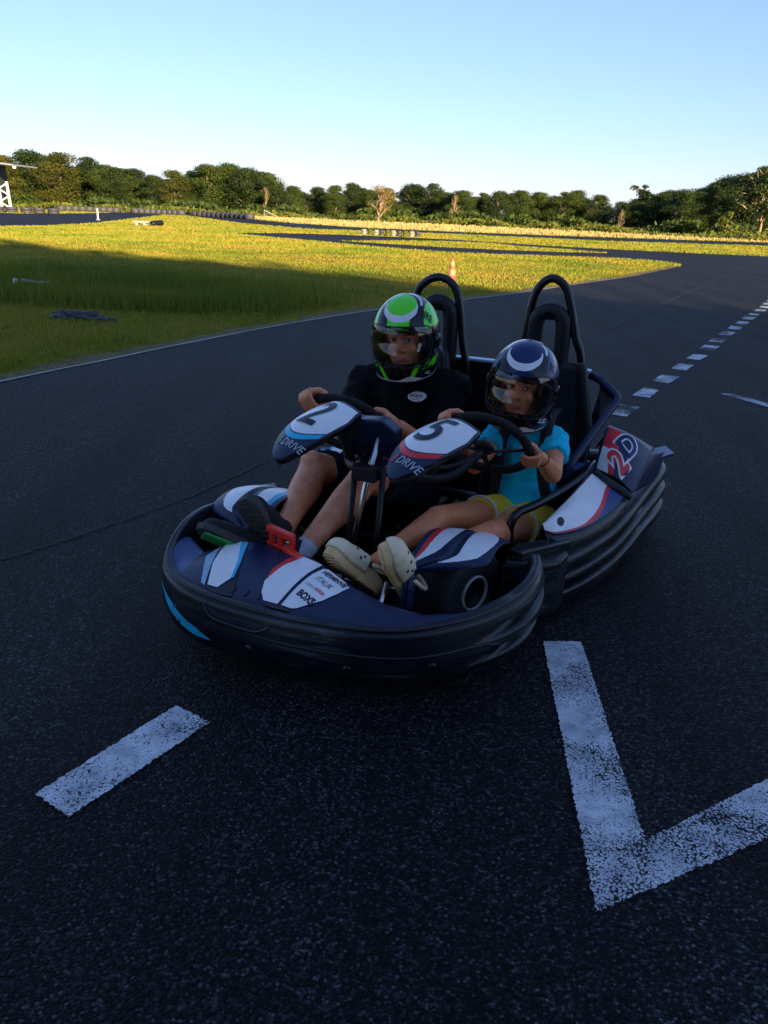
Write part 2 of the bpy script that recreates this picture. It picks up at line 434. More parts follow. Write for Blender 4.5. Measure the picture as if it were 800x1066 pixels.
def tube_geo(pts, r, n=10, closed=False, sq=1.0):
    P = [Vector(p) for p in pts]
    k = len(P)
    rs = r if isinstance(r, (list, tuple)) else [r] * k
    tang = []
    for i in range(k):
        if closed: t = P[(i + 1) % k] - P[i - 1]
        else: t = P[min(i + 1, k - 1)] - P[max(i - 1, 0)]
        tang.append(t.normalized())
    ref = Vector((0, 0, 1)) if abs(tang[0].z) < 0.9 else Vector((1, 0, 0))
    nrm = (ref - tang[0] * ref.dot(tang[0])).normalized()
    v = []
    for i in range(k):
        nrm = (nrm - tang[i] * nrm.dot(tang[i])).normalized()
        b = tang[i].cross(nrm)
        for j in range(n):
            a = 2 * pi * j / n
            v.append(P[i] + (nrm * cos(a) * sq + b * sin(a)) * rs[i])
    f = []
    m_ = k if closed else k - 1
    for i in range(m_):
        for j in range(n):
            a = i * n + j; b = i * n + (j + 1) % n
            c = ((i + 1) % k) * n + (j + 1) % n; d = ((i + 1) % k) * n + j
            f.append((a, b, c, d))
    if not closed:
        f.append(tuple(range(n))[::-1]); f.append(tuple(range((k - 1) * n, k * n)))
    return v, f

def lathe_geo(prof, c, axis, n=32):
    c = Vector(c); ax = Vector(axis).normalized()
    ref = Vector((0, 0, 1)) if abs(ax.z) < 0.9 else Vector((1, 0, 0))
    e1 = (ref - ax * ref.dot(ax)).normalized(); e2 = ax.cross(e1)
    v = []; f = []
    for (a, r) in prof:
        for j in range(n):
            t = 2 * pi * j / n
            v.append(c + ax * a + (e1 * cos(t) + e2 * sin(t)) * r)
    for i in range(len(prof) - 1):
        for j in range(n):
            f.append((i * n + j, i * n + (j + 1) % n, (i + 1) * n + (j + 1) % n, (i + 1) * n + j))
    return v, f

def grid(nu, nv, fn, mf=None, flip=False):
    """nu x nv cells; fn(u,v)->point ; mf(u,v)->material index or None to leave the cell out"""
    v = [fn(i / nu, j / nv) for i in range(nu + 1) for j in range(nv + 1)]
    f = []; m_ = []
    for i in range(nu):
        for j in range(nv):
            q = mf((i + .5) / nu, (j + .5) / nv) if mf else 0
            if q is None: continue
            a = i * (nv + 1) + j
            t = (a, a + 1, a + nv + 2, a + nv + 1)
            f.append(t[::-1] if flip else t); m_.append(q)
    return v, f, m_

def text_mesh(s, size=1.0, bold=0.0, shear=0.0, spacing=1.0, cuts=0):
    """2-D triangles of a piece of lettering, centred on the origin"""
    cu = bpy.data.curves.new('lettering', 'FONT')
    cu.body = s; cu.size = size; cu.offset = bold; cu.shear = shear; cu.space_character = spacing
    cu.align_x = 'CENTER'; cu.align_y = 'CENTER'; cu.resolution_u = 4
    o = bpy.data.objects.new('lettering', cu); COL.objects.link(o)
    dg = bpy.context.evaluated_depsgraph_get()
    me = bpy.data.meshes.new_from_object(o.evaluated_get(dg))
    bm = bmesh.new(); bm.from_mesh(me)
    bmesh.ops.triangulate(bm, faces=bm.faces)
    if cuts:
        bmesh.ops.subdivide_edges(bm, edges=bm.edges, cuts=cuts, use_grid_fill=True)
    v = [(p.co.x, p.co.y) for p in bm.verts]
    bm.verts.index_update()
    f = [tuple(q.index for q in fa.verts) for fa in bm.faces]
    bm.free(); bpy.data.objects.remove(o); bpy.data.curves.remove(cu); bpy.data.meshes.remove(me)
    return v, f

def poly_mesh(pts, cuts=3):
    bm = bmesh.new()
    vs = [bm.verts.new((x, y, 0)) for x, y in pts]
    fa = bm.faces.new(vs)
    bmesh.ops.triangulate(bm, faces=[fa])
    for _ in range(cuts):
        bmesh.ops.subdivide_edges(bm, edges=bm.edges, cuts=1)
        bmesh.ops.triangulate(bm, faces=bm.faces)
    bm.verts.index_update()
    v = [(p.co.x, p.co.y) for p in bm.verts]
    f = [tuple(q.index for q in fa.verts) for fa in bm.faces]
    bm.free()
    return v, f

# ================================================================== SETTING
def sheet(name, pts, z, m_, kind='structure', label=None, cat=None, parent=None):
    bm = bmesh.new()
    vs = [bm.verts.new((x, y, z)) for x, y in pts]
    fa = bm.faces.new(vs)
    bmesh.ops.triangulate(bm, faces=[fa])
    me = bpy.data.meshes.new(name); 
    for f in bm.faces:
        if f.normal.z < 0: f.normal_flip()
    bm.to_mesh(me); bm.free()
    me.materials.append(MT[m_])
    o = bpy.data.objects.new(name, me); COL.objects.link(o); o.parent = parent
    if kind: o['kind'] = kind
    if label: o['label'] = label
    if cat: o['category'] = cat
    return o

def spline2(pts, n=6):
    return [(p.x, p.y) for p in catmull([(x, y, 0) for x, y in pts], n)]

def rough_edge(pts, amp, step=0.12):
    out = []
    for i in range(len(pts) - 1):
        a = Vector((*pts[i], 0)); b = Vector((*pts[i + 1], 0)); d = b - a
        k = max(1, int(d.length / step))
        nrm = Vector((-d.y, d.x, 0)).normalized()
        for j in range(k):
            p = a + d * (j / k) + nrm * random.uniform(-amp, amp)
            out.append((p.x, p.y))
    out.append(pts[-1])
    return out

sheet('ground', [(-1500, -1500), (1500, -1500), (1500, 2500), (-1500, 2500)], 0, 'field', label='mown grass field beside the track', cat='ground')
EDGE = [(-14, -30), (-8, -10), (-5.6, -1), (-4.2, 2.5), (-2.95, 5.75), (-2.5, 6.8), (-2.0, 8.0), (-1.2, 9.7), (-0.25, 11.4), (1.05, 13.2), (2.3, 15.0), (3.9, 17.6), (5.9, 20.8), (8.0, 24.6), (9.1, 26.8), (9.35, 28.0), (9.0, 29.3)]
EDGE_S = spline2(EDGE, 5)
NEAR2 = spline2([(9.0, 29.3), (7.8, 30.0), (5.0, 29.6), (2.9, 29.4), (0.3, 30.6), (-2.6, 34.0), (-4.5, 36.2), (-7.7, 40.2)], 4)[1:]
FAR2 = [(-7.4, 41.6), (-5.2, 44.0), (-1.6, 45.0), (3.4, 44.0), (6.7, 41.2), (10.1, 39.4), (13.3, 38.6), (16.8, 38.2), (30, 40), (60, 46), (90, 46), (90, -60), (-14, -60)]
track_pts = rough_edge(EDGE_S, 0.025) + NEAR2 + spline2(FAR2[:8], 4) + FAR2[8:]
sheet('race_track', track_pts, 0.004, 'asphalt')
sheet('grass_island', spline2([(-2.4, 36.0), (0.4, 39.6), (4.2, 41.2), (5.7, 38.3), (8.2, 35.6), (8.7, 34.6), (7.3, 33.9), (5.0, 33.4), (1.5, 34.0), (-2.4, 36.0)], 4), 0.008, 'field')
sheet('back_straight', [(-26.7, 102.3), (-11.7, 64.0), (-5.7, 54.8), (-0.7, 55.3), (3.8, 56.4), (8.3, 55), (13.4, 54), (19.1, 56.2), (25.5, 58.1), (60, 62), (90, 64), (90, 80), (60, 75), (33.3, 70), (23, 66), (14, 63.5), (8, 62.5), (3.1, 62.5), (-2.2, 63), (-9, 71.4), (-17.5, 90), (-35, 136)], 0.004, 'asphalt')
sheet('dry_grass_strip', [(-17.0, 92), (-8.6, 73), (-2.2, 65), (3.1, 64.5), (8, 64.5), (14, 65.5), (23, 68), (33, 73), (27, 82), (18.8, 88), (9, 95), (-3.4, 99), (-14, 112), (-30, 140), (-36, 138)], 0.006, 'sand')
sheet('paved_apron', [(-17.4, 37.0), (-16.6, 40.5), (-17.1, 48.6), (-21.1, 71.3), (-26.7, 102.3), (-35, 136), (-31, 102), (-28.4, 76), (-29.4, 66), (-70, 66), (-70, 34)], 0.005, 'asphalt')

def strip(name, path, w, z, m_, wob=.004):
    C = [(p.x, p.y) for p in catmull([(x, y, 0) for x, y in path], 40)]
    L_ = []; R_ = []
    for i, (x, y) in enumerate(C):
        a = C[max(0, i - 1)]; b = C[min(len(C) - 1, i + 1)]; d = Vector((b[0] - a[0], b[1] - a[1], 0)).normalized(); n_ = Vector((-d.y, d.x, 0))
        k = w * random.uniform(.3, 1.2) / 2; o_ = n_ * random.uniform(-wob, wob); p = Vector((x, y, 0)) + o_
        L_.append((p + n_ * k).to_2d()); R_.append((p - n_ * k).to_2d())
    V = [(p.x, p.y, z) for p in L_] + [(p.x, p.y, z) for p in R_]; n = len(C)
    return tag(build(name, V, [(i, n + i, n + i + 1, i + 1) for i in range(n - 1)], m_, smooth=False), kind='structure')
MT['tar'] = mat('tar_seam', (0.004, 0.004, 0.005), 0.8, bump=.3, world=True)
MT['soil'] = mat('bare_soil', (0.15, 0.10, 0.03), 0.95, col2=(0.06, 0.055, 0.012), scale=6, bump=.6, bscale=30, world=True)
strip('asphalt_seam', [(-1.45, 2.76), (-1.2, 3.1), (-0.91, 3.57), (-0.66, 4.14)], .020, .0075, 'tar', .008)
strip('asphalt_seam', [(2.64, 10.13), (4.98, 14.81), (9.38, 23.5), (16.29, 36.94)], .035, .0075, 'tar', .01)
sv_ = [(x, y) for x, y in EDGE_S if 2 < y < 29]
V = []
for i, (x, y) in enumerate(sv_):
    a = sv_[max(0, i - 1)]; b = sv_[min(len(sv_) - 1, i + 1)]; d = Vector((b[0] - a[0], b[1] - a[1], 0)).normalized(); n_ = Vector((-d.y, d.x, 0))
    V += [(x - n_.x * .06, y - n_.y * .06, .0025), (x + n_.x * random.uniform(.10, .34), y + n_.y * random.uniform(.10, .34), .0025)]
tag(build('soil_verge', V, [(2 * i, 2 * i + 2, 2 * i + 3, 2 * i + 1) for i in range(len(sv_) - 1)], 'soil', smooth=False), kind='structure')

# painted markings ------------------------------------------------------
def marking(name, pts, label, group=None, z=0.008, m_='paint', cat='road marking'):
    o = sheet(name, rough_edge(list(pts) + [pts[0]], 0.0032, 0.006)[:-1], z, m_)
    return o
marking('painted_line', [(-0.78, 1.50), (-0.55, 1.87), (-0.44, 1.80), (-0.675, 1.43)], 'worn white dash of the centre line nearest the camera, in front of the kart')
marking('painted_corner', [(0.535, 2.31), (0.66, 2.315), (0.612, 1.43), (0.97, 1.65), (1.4, 1.91), (1.48, 1.80), (0.94, 1.475), (0.455, 1.225)], 'white painted corner of a starting box')
ctr = [(1.71, 5.75), (2.07, 6.42), (2.43, 7.06), (2.8, 7.73), (3.16, 8.37), (3.55, 9.07), (3.87, 9.69), (4.25, 10.37), (4.6, 11.01), (4.93, 11.6), (5.29, 12.25), (5.63, 12.86), (5.97, 13.45), (6.30, 14.06), (6.64, 14.7), (6.98, 15.35)]
for i, (cx, cy) in enumerate(ctr):
    d = Vector((0.49, 0.872, 0)); n_ = Vector((0.872, -0.49, 0))
    hl, hw = (0.19, 0.074)
    jit = lambda: random.uniform(-.012, .012)
    c_ = Vector((cx, cy, 0))
    P4 = [c_ + d * (hl * a + jit()) + n_ * (hw * b + jit()) for a, b in ((-1, -1), (1, -1), (1, 1), (-1, 1))]
    marking('painted_line', [(p.x, p.y) for p in P4], None, m_='paint_old')
marking('painted_line', [(2.70, 6.50), (2.80, 6.52), (3.4, 5.25), (3.28, 5.20)], None, m_='paint_old')
# thin kerb line at the grass edge
kl = EDGE_S[18:62]
kv = []
for i, (x, y) in enumerate(kl):
    a = kl[max(0, i - 1)]; b = kl[min(len(kl) - 1, i + 1)]
    d = Vector((b[0] - a[0], b[1] - a[1], 0)).normalized(); n_ = Vector((d.y, -d.x, 0))
    kv += [Vector((x, y, 0.009)) + n_ * 0.0, Vector((x, y, 0.009)) + n_ * (0.03 + random.uniform(-.008, .008))]
tag(build('edge_line', kv, [(2 * i, 2 * i + 1, 2 * i + 3, 2 * i + 2) for i in range(len(kl) - 1)], 'conc', smooth=False), kind='structure')

# grass blades ----------------------------------------------------------
def fast_mesh(name, V, F, mats, parent=None, mi=None, smooth=False):
    me = bpy.data.meshes.new(name)
    n, k = F.shape
    me.vertices.add(len(V)); me.vertices.foreach_set('co', V.astype(np.float32).ravel())
    me.loops.add(n * k); me.loops.foreach_set('vertex_index', F.astype(np.int32).ravel())
    me.polygons.add(n); me.polygons.foreach_set('loop_start', (np.arange(n) * k).astype(np.int32))
    me.polygons.foreach_set('loop_total', np.full(n, k, np.int32))
    if mi is not None: me.polygons.foreach_set('material_index', mi.astype(np.int32))
    me.polygons.foreach_set('use_smooth', np.full(n, smooth))
    for mm in (mats if isinstance(mats, list) else [mats]): me.materials.append(MT[mm])
    me.update(calc_edges=True); me.validate()
    o = bpy.data.objects.new(name, me); COL.objects.link(o); o.parent = parent
    return o

edge_arr = np.array(EDGE_S)
def left_of_edge(x, y):
    """x of the track edge at depth y (the near edge of the field)"""
    return np.interp(y, edge_arr[:-3, 1], edge_arr[:-3, 0])
def blades(name, X, Y, H, Wd, m_, lean=0.35):
    n = len(X)
    a = rng.uniform(0, 2 * pi, n); la = rng.uniform(0, 2 * pi, n); le = rng.uniform(0, lean, n) * H
    V = np.zeros((n, 3, 3))
    V[:, 0, 0] = X - np.cos(a) * Wd; V[:, 0, 1] = Y - np.sin(a) * Wd; V[:, 0, 2] = -0.005
    V[:, 1, 0] = X + np.cos(a) * Wd; V[:, 1, 1] = Y + np.sin(a) * Wd; V[:, 1, 2] = -0.005
    V[:, 2, 0] = X + np.cos(la) * le; V[:, 2, 1] = Y + np.sin(la) * le; V[:, 2, 2] = H
    F = np.arange(3 * n).reshape(n, 3)
    return fast_mesh(name, V.reshape(-1, 3), F, m_)
def field_points(n, y0, y1, pw=1.0):
    Y = y0 + (y1 - y0) * rng.random(n) ** pw
    xe = left_of_edge(0, Y)
    xl = -0.62 * Y - 1.0
    X = xe - (xe - xl) * rng.random(n)
    return X, Y, xe
X, Y, XE = field_points(170000, 4.2, 27.5, 1.0)
clump = 0.5 + 0.5 * np.sin(X * 2.1 + 1.3 * np.sin(Y * 1.7)) * np.sin(Y * 1.9 + np.sin(X * 2.7))
H = (0.014 + 0.034 * clump) * rng.uniform(0.6, 1.3, len(X)) * np.clip((XE - X) * 2.0, 0.35, 1)
keep = rng.random(len(X)) < np.clip((XE - X) / .45, .22, 1)
X, Y, H = X[keep], Y[keep], H[keep]
tag(blades('short_grass', X, Y, H, 0.004 + 0.0004 * Y, 'blade', 0.8), 'short mown grass of the field next to the track', 'grass', kind='stuff')
def patch(cx, cy, sx, sy, n):
    return cx + rng.normal(0, sx, n), cy + rng.normal(0, sy, n)
PX = []; PY = []
for (cx, cy, sx, sy, n) in ((-3.0, 10.9, 0.9, 0.35, 7000), (-4.6, 11.2, 0.9, 0.4, 5000), (-4.1, 13.6, 1.4, 0.7, 8000), (-5.9, 15.2, 1.2, 0.6, 4000), (-1.7, 11.9, 0.5, 0.4, 2500), (-6.2, 12.4, 0.8, 0.5, 3500)):
    a_, b_ = patch(cx, cy, sx, sy, n); PX.append(a_); PY.append(b_)
PX = np.concatenate(PX); PY = np.concatenate(PY)
ok = PX < left_of_edge(0, PY) - 0.6
PX = PX[ok]; PY = PY[ok]
tag(blades('tall_grass', PX, PY, rng.uniform(0.07, 0.24, len(PX)), 0.006, 'blade_tall', 0.5), 'taller uncut grass clumps in the shaded ditch', 'grass', kind='stuff')

def in_poly(x, y, P):
    P = np.array(P); c = np.zeros(len(x), bool); j = len(P) - 1
    for i in range(len(P)):
        xi, yi = P[i]; xj, yj = P[j]
        if yi != yj: c ^= ((yi > y) != (yj > y)) & (x < (xj - xi) * (y - yi) / (yj - yi) + xi)
        j = i
    return c
STRAIGHT = [(-26.7, 102.3), (-11.7, 64.0), (-5.7, 54.8), (-0.7, 55.3), (3.8, 56.4), (8.3, 55), (13.4, 54), (19.1, 56.2), (25.5, 58.1), (60, 62), (90, 64), (90, 80), (60, 75), (33.3, 70), (23, 66), (14, 63.5), (8, 62.5), (3.1, 62.5), (-2.2, 63), (-9, 71.4), (-17.5, 90), (-35, 136)]
APRON = [(-17.4, 37.0), (-16.6, 40.5), (-17.1, 48.6), (-21.1, 71.3), (-26.7, 102.3), (-35, 136), (-31, 102), (-28.4, 76), (-29.4, 66), (-70, 66), (-70, 34)]
DRY = [(-17.0, 92), (-8.6, 73), (-2.2, 65), (3.1, 64.5), (8, 64.5), (14, 65.5), (23, 68), (33, 73), (27, 82), (18.8, 88), (9, 95), (-3.4, 99), (-14, 112), (-30, 140), (-36, 138)]
nf = 230000
Yf = 1 / rng.uniform(1 / 105.0, 1 / 26.5, nf); Xf = (rng.random(nf) * 2 - 1) * (0.60 * Yf + 1)
isl = in_poly(Xf, Yf, spline2([(-2.4, 36.0), (0.4, 39.6), (4.2, 41.2), (5.7, 38.3), (8.2, 35.6), (8.7, 34.6), (7.3, 33.9), (5.0, 33.4), (1.5, 34.0), (-2.4, 36.0)], 4))
ok = (~in_poly(Xf, Yf, track_pts) | isl) & ~in_poly(Xf, Yf, STRAIGHT) & ~in_poly(Xf, Yf, APRON) & ~in_poly(Xf, Yf, DRY)
Xf = Xf[ok]; Yf = Yf[ok]
tag(blades('short_grass', Xf, Yf, rng.uniform(0.02, 0.075, len(Xf)), 0.0009 * Yf, 'blade', 0.7), 'short sunlit grass of the far field', 'grass', kind='stuff')
nd = 40000
Yd = 1 / rng.uniform(1 / 115.0, 1 / 63.0, nd); Xd = (rng.random(nd) * 2 - 1) * (0.60 * Yd + 1); ok = in_poly(Xd, Yd, DRY)
tag(blades('dry_grass', Xd[ok], Yd[ok], rng.uniform(0.05, 0.25, ok.sum()), 0.0010 * Yd[ok], 'sand', 0.7), 'pale dry grass along the far bend', 'grass', kind='stuff')

# trees -----------------------------------------------------------------
def leaf_cloud(lobes, n, size, r_, shell=0.55, up=0.3):
    """random leaf faces inside a set of ellipsoid lobes (cx,cy,cz,rx,ry,rz)"""
    L = np.array(lobes); vol = (L[:, 3] * L[:, 4] * L[:, 5]) ** (2 / 3); pr_ = vol / vol.sum()
    k = r_.choice(len(L), n, p=pr_)
    d = r_.normal(size=(n, 3)); d /= np.linalg.norm(d, axis=1)[:, None]
    rad = shell + (1 - shell) * r_.random(n) ** 0.7
    rad *= 1 + 0.22 * np.sin(d[:, 0] * 7 + k) * np.sin(d[:, 2] * 8 + 2 * k)
    c = L[k, :3] + d * L[k, 3:6] * rad[:, None]
    nrm = d + r_.normal(scale=0.7, size=(n, 3)) + np.array([0, 0, up])
    nrm /= np.linalg.norm(nrm, axis=1)[:, None]
    t = np.cross(nrm, r_.normal(size=(n, 3))); t /= np.linalg.norm(t, axis=1)[:, None]
    b = np.cross(nrm, t)
    s = size * r_.uniform(0.5, 1.3, n)[:, None]
    V = np.stack([c - t * s, c - b * s * 0.6, c + t * s, c + b * s * 0.6], 1).reshape(-1, 3)
    return V, np.arange(4 * n).reshape(n, 4)

def make_tree(name, seed, leafmat, spread=0.5, base=0.12, nleaf=2200, size=0.028, nlobes=13, bark='bark', topflat=0.0, trunk_r=0.02, sparse=False):
    """tree of height 1: crown + trunk meshes"""
    r_ = np.random.default_rng(seed); rd = random.Random(seed)
    lobes = []
    for i in range(nlobes):
        t = (i + 0.5) / nlobes
        z = base + (1 - base) * t
        w = spread * (sin(pi * min(1, (t * 0.8 + 0.22))) ** 0.6)
        a = rd.uniform(0, 2 * pi); q = rd.uniform(0.25, 0.75) * w
        rr_ = rd.uniform(0.07, 0.19)
        z = min(z, 1 - rr_ * 0.75)
        lobes.append((q * cos(a), q * sin(a), z, rr_ * 1.25, rr_ * 1.25, rr_ * (0.75 if not topflat else 0.5)))
    V, F = leaf_cloud(lobes, nleaf, size, r_, 0.45)
    root = empty(name)
    fast_mesh('crown', V, F, leafmat, root)
    g = G()
    top = Vector((rd.uniform(-.03, .03), rd.uniform(-.03, .03), 0.6))
    tr = catmull([(0, 0, -0.02), (rd.uniform(-.02, .02), rd.uniform(-.02, .02), 0.2), (rd.uniform(-.03, .03), rd.uniform(-.03, .03), 0.4), top], 3)
    g.tube(tr, [trunk_r * (1 - 0.6 * i / (len(tr) - 1)) for i in range(len(tr))], 6)
    for l in lobes[::(1 if sparse else 2)]:
        z0 = max(0.12, l[2] - 0.28); 
        p0 = Vector((0, 0, z0)); p1 = Vector(l[:3]); mid = (p0 + p1) / 2 + Vector((0, 0, 0.03))
        g.tube(catmull([p0, mid, p1], 3), [trunk_r * 0.55 * (1 - 0.75 * i / 6) for i in range(7)], 5)
        if sparse:
            for q in range(4):
                e = p1 + Vector((rd.uniform(-.15, .15), rd.uniform(-.15, .15), rd.uniform(-.02, .2)))
                g.tube([mid, p1.lerp(e, 0.5), e], [trunk_r * 0.3, trunk_r * 0.2, trunk_r * 0.1], 4)
    g.make('trunk', bark, root)
    return root

def copy_tree(o, parent=None):
    c = o.copy(); COL.objects.link(c); c.parent = parent
    for ch in list(o.children): copy_tree(ch, c)
    return c

protos = {}
def place_tree(kind, x, y, h, rz, wid, label, group):
    if kind not in protos: return None
    p, used = protos[kind]
    o = p if not used else copy_tree(p)
    protos[kind][1] = True
    o.location = (x, y, 0); o.scale = (h * wid, h * wid, h); o.rotation_euler = (0, 0, rz)
    tag(o, label, 'tree', group)
    return o
KINDS = {'dark0': ('leaf_dark', .42, .05), 'dark1': ('leaf_dark', .5, .08), 'mid0': ('leaf_mid', .42, .06), 'mid1': ('leaf_mid', .5, .1), 'olive0': ('leaf_olive', .42, .1), 'dark2': ('leaf_dark', .45, .02), 'mid2': ('leaf_mid', .38, .03)}
for i, (k, (lm, sp, ba)) in enumerate(KINDS.items()):
    protos[k] = [make_tree('broadleaf_tree', 20 + i, lm, sp, ba, 17000, 0.0135, 30), False]

TREES = [(-55.3, 121.3, 6.6), (-53.1, 125.6, 7.6), (-48.0, 123.2, 7.3), (-47.4, 126.5, 5.7), (-45.0, 126.8, 7.0), (-40.6, 118.9, 5.2), (-38.4, 118.2, 5.4), (-39.3, 129.7, 5.8), (-34.2, 121.6, 4.8), (-31.3, 121.3, 5.5), (-31.5, 131.9, 5.9), (-27.3, 124.6, 6.6), (-25.3, 129.7, 7.1), (-21.6, 124.7, 6.4), (-19.9, 126.9, 5.2), (-16.7, 120.1, 3.8), (-15.4, 126.9, 4.2), (-12.1, 130.2, 4.3), (-8.8, 125.3, 4.5), (-6.5, 128.4, 5.0), (-4.0, 127.4, 4.1), (-1.4, 118.9, 4.2), (2.3, 128.6, 5.2), (5.1, 126.3, 5.3), (7.3, 122.2, 4.0), (9.1, 118.4, 4.3), (12.8, 130.1, 4.4), (14.7, 124.6, 4.6), (18.3, 128.1, 4.9), (21.4, 130.3, 4.8), (24.7, 128.0, 4.9), (27.4, 130.9, 5.3), (28.9, 123.5, 4.6), (28.3, 108.6, 3.5), (28.7, 102.6, 3.2), (33.0, 110.9, 4.3), (34.4, 109.9, 5.1), (32.2, 96.7, 4.8), (34.2, 97.3, 4.6), (36.2, 98.7, 5.4), (43.0, 111.4, 7.0), (41.4, 102.4, 7.1), (44.3, 105.7, 8.1), (48.5, 108, 7.6), (-61, 124, 7.2)]
KN = {'dark': 'dark green', 'mid': 'mid green', 'olive': 'olive yellow'}
def seg(x):
    return ('behind the open shed' if x < -44 else 'in the tall left stand' if x < -18 else 'left of the bare golden tree' if x < -2.5
            else 'right of the bare golden tree' if x < 14 else 'above the dry grass strip' if x < 29.5 else 'in the dark right-hand stand')
rd = random.Random(5)
seen = {}
for row in range(3):
    for i, (x, y, h) in enumerate(TREES):
        if row: 
            x += rd.uniform(-1.6, 1.6) + (1.1 if row == 2 else 0); y += 6 * row + rd.uniform(-1, 3); h = h * rd.uniform(0.80, 0.95) + 0.05 * row * 2
        if row == 2 and i % 2: continue
        kinds = ['dark0', 'dark1', 'mid0', 'mid1', 'olive0', 'dark2', 'mid2'] if x < 28 else ['dark0', 'dark1', 'dark2', 'mid2', 'dark0']
        k = rd.choice(kinds)
        size_word = 'tall' if h > 5.6 else 'medium' if h > 4.5 else 'low'
        rw = ('front row', 'second row', 'rearmost row')[row]
        lab = f"{size_word} {KN[k.rstrip('012')]} tree {seg(x)}, {rw}"
        place_tree(k, x, y, h, rd.uniform(0, 6.28), rd.uniform(1.05, 1.4) * (1.25 if row else 1), lab, 'treeline trees ' + seg(x) + ', ' + rw + ', ' + size_word + ' ' + KN[k.rstrip('012')])
ORD = ['first', 'second', 'third', 'fourth', 'fifth', 'sixth', 'seventh', 'eighth', 'ninth', 'tenth']
bylab = {}
for o in COL.objects:
    if o.parent is None and o.get('category') == 'tree': bylab.setdefault(o['label'], []).append(o)
for lab, L_ in bylab.items():
    if len(L_) > 1:
        for i, o in enumerate(sorted(L_, key=lambda q: q.location.x)): o['label'] = lab + ', ' + ORD[min(i, 9)] + ' from left'
# special trees
t = make_tree('bare_tree', 70, 'leaf_gold', .42, .3, 1500, 0.014, 13, 'palebark', trunk_r=0.028, sparse=True)
t.location = (-1.8, 91.8, 0); t.scale = (5.0, 5.0, 3.9)
tag(t, 'golden almost leafless round tree standing alone in front of the treeline', 'tree')
for (x, y, h, w, lab) in ((-17.2, 113, 3.6, 2.0, 'slim pale-trunked tree with thin golden crown at the foot of the tall left stand'), (7.6, 112, 3.6, 2.2, 'thin pale bare tree in front of the treeline right of the golden tree'), (24.9, 95, 2.2, 1.6, 'small bare tree in front of the dark right-hand stand')):
    t = make_tree('bare_tree', int(200 + x), 'leaf_gold', .42, .25, 700, 0.016, 9, 'palebark', trunk_r=0.035, sparse=True)
    t.location = (x, y, 0); t.scale = (w, w, h); tag(t, lab, 'tree')
t = make_tree('emergent_tree', 91, 'leaf_dark', .5, .62, 800, 0.035, 6, 'bark', topflat=1, trunk_r=0.016, sparse=True)
t.location = (33.5, 118, 0); t.scale = (5, 5, 6.0); tag(t, 'thin emergent tree with sparse flat crown poking above the treeline gap', 'tree')
t = make_tree('spreading_tree', 95, 'leaf_dark', .75, .45, 2600, 0.028, 12, 'palebark', trunk_r=0.03, sparse=True)
t.location = (39.0, 92, 0); t.scale = (6.2, 6.2, 6.6); tag(t, 'big spreading tree with sunlit pale forked limbs at the right end of the treeline', 'tree')
t = make_tree('young_tree', 97, 'leaf_shrub', .45, .1, 900, 0.06, 7, 'bark')
t.location = (33.3, 86, 0); t.scale = (2.3, 2.3, 2.5); tag(t, 'bright green young tree in front of the dark right-hand stand', 'tree')

# undergrowth along the foot of the trees
def undergrowth(name, path, hgt, depth, n, m_, label, size=0.35):
    P = np.array(path); t = rng.random(n) * (len(P) - 1); k = np.minimum(t.astype(int), len(P) - 2); fr = (t - k)[:, None]
    c = P[k] * (1 - fr) + P[k + 1] * fr
    lump = 0.6 + 0.4 * np.sin(c[:, 0] * 0.9 + 1.7 * np.sin(c[:, 0] * 0.37))
    C3 = np.stack([c[:, 0] + rng.normal(0, .5, n), c[:, 1] + rng.uniform(-depth, depth, n), rng.random(n) ** 0.8 * hgt * lump], 1)
    nr = rng.normal(size=(n, 3)); nr[:, 1] -= 0.6; nr /= np.linalg.norm(nr, axis=1)[:, None]
    t_ = np.cross(nr, rng.normal(size=(n, 3))); t_ /= np.linalg.norm(t_, axis=1)[:, None]; b_ = np.cross(nr, t_)
    s = size * rng.uniform(.4, 1.2, n)[:, None]
    V = np.stack([C3 - t_ * s, C3 - b_ * s * .5, C3 + t_ * s, C3 + b_ * s * .5], 1).reshape(-1, 3)
    return tag(fast_mesh(name, V, np.arange(4 * n).reshape(n, 4), m_), label, 'undergrowth', kind='stuff')
undergrowth('undergrowth', [(-72, 114), (-40, 112), (-20, 111), (0, 114), (14, 114), (27, 98), (34, 90), (50, 92)], 1.5, 3.0, 15000, 'leaf_mid', 'dense bushes filling the foot of the treeline')
undergrowth('verge_grass', [(-66, 92), (-42, 96), (-28, 104), (-8, 104), (8, 99), (20, 90), (30, 79), (50, 84)], 0.75, 3.0, 16000, 'leaf_shrub', 'tall green verge grass in front of the treeline', 0.24)

# row of tall trees behind the photographer: they throw the long evening shade
protos['shade'] = [make_tree('tall_shade_tree', 300, 'leaf_dark', .20, .03, 5200, 0.022, 22, trunk_r=0.015), False]
SH = [15.1 + q for q in (.2, -.2, .4, 0, -.6, .3, .6, 0, .2, -.3, .1, .5)]
k_ = 0
for row in range(4):
    for i in range(30):
        s_ = -30 + i * 3.2 + row * 1.1
        x = 19.8 + 0.828 * s_ - 0.56 * 0 + 0.485 * row * 1.8 + rd.uniform(-.3, .3)
        y = -32.5 - 0.56 * s_ - 0.875 * row * 1.8 + rd.uniform(-.3, .3)
        h = SH[i % 12] * (1 if row in (0, 2) else 0.985) + rd.uniform(-.15, .15) + row * 0.3
        place_tree('shade', x, y, h, rd.uniform(0, 6.28), 1.35, 'tall dense tree of the windbreak behind the photographer', 'windbreak trees behind the photographer')
        k_ += 1

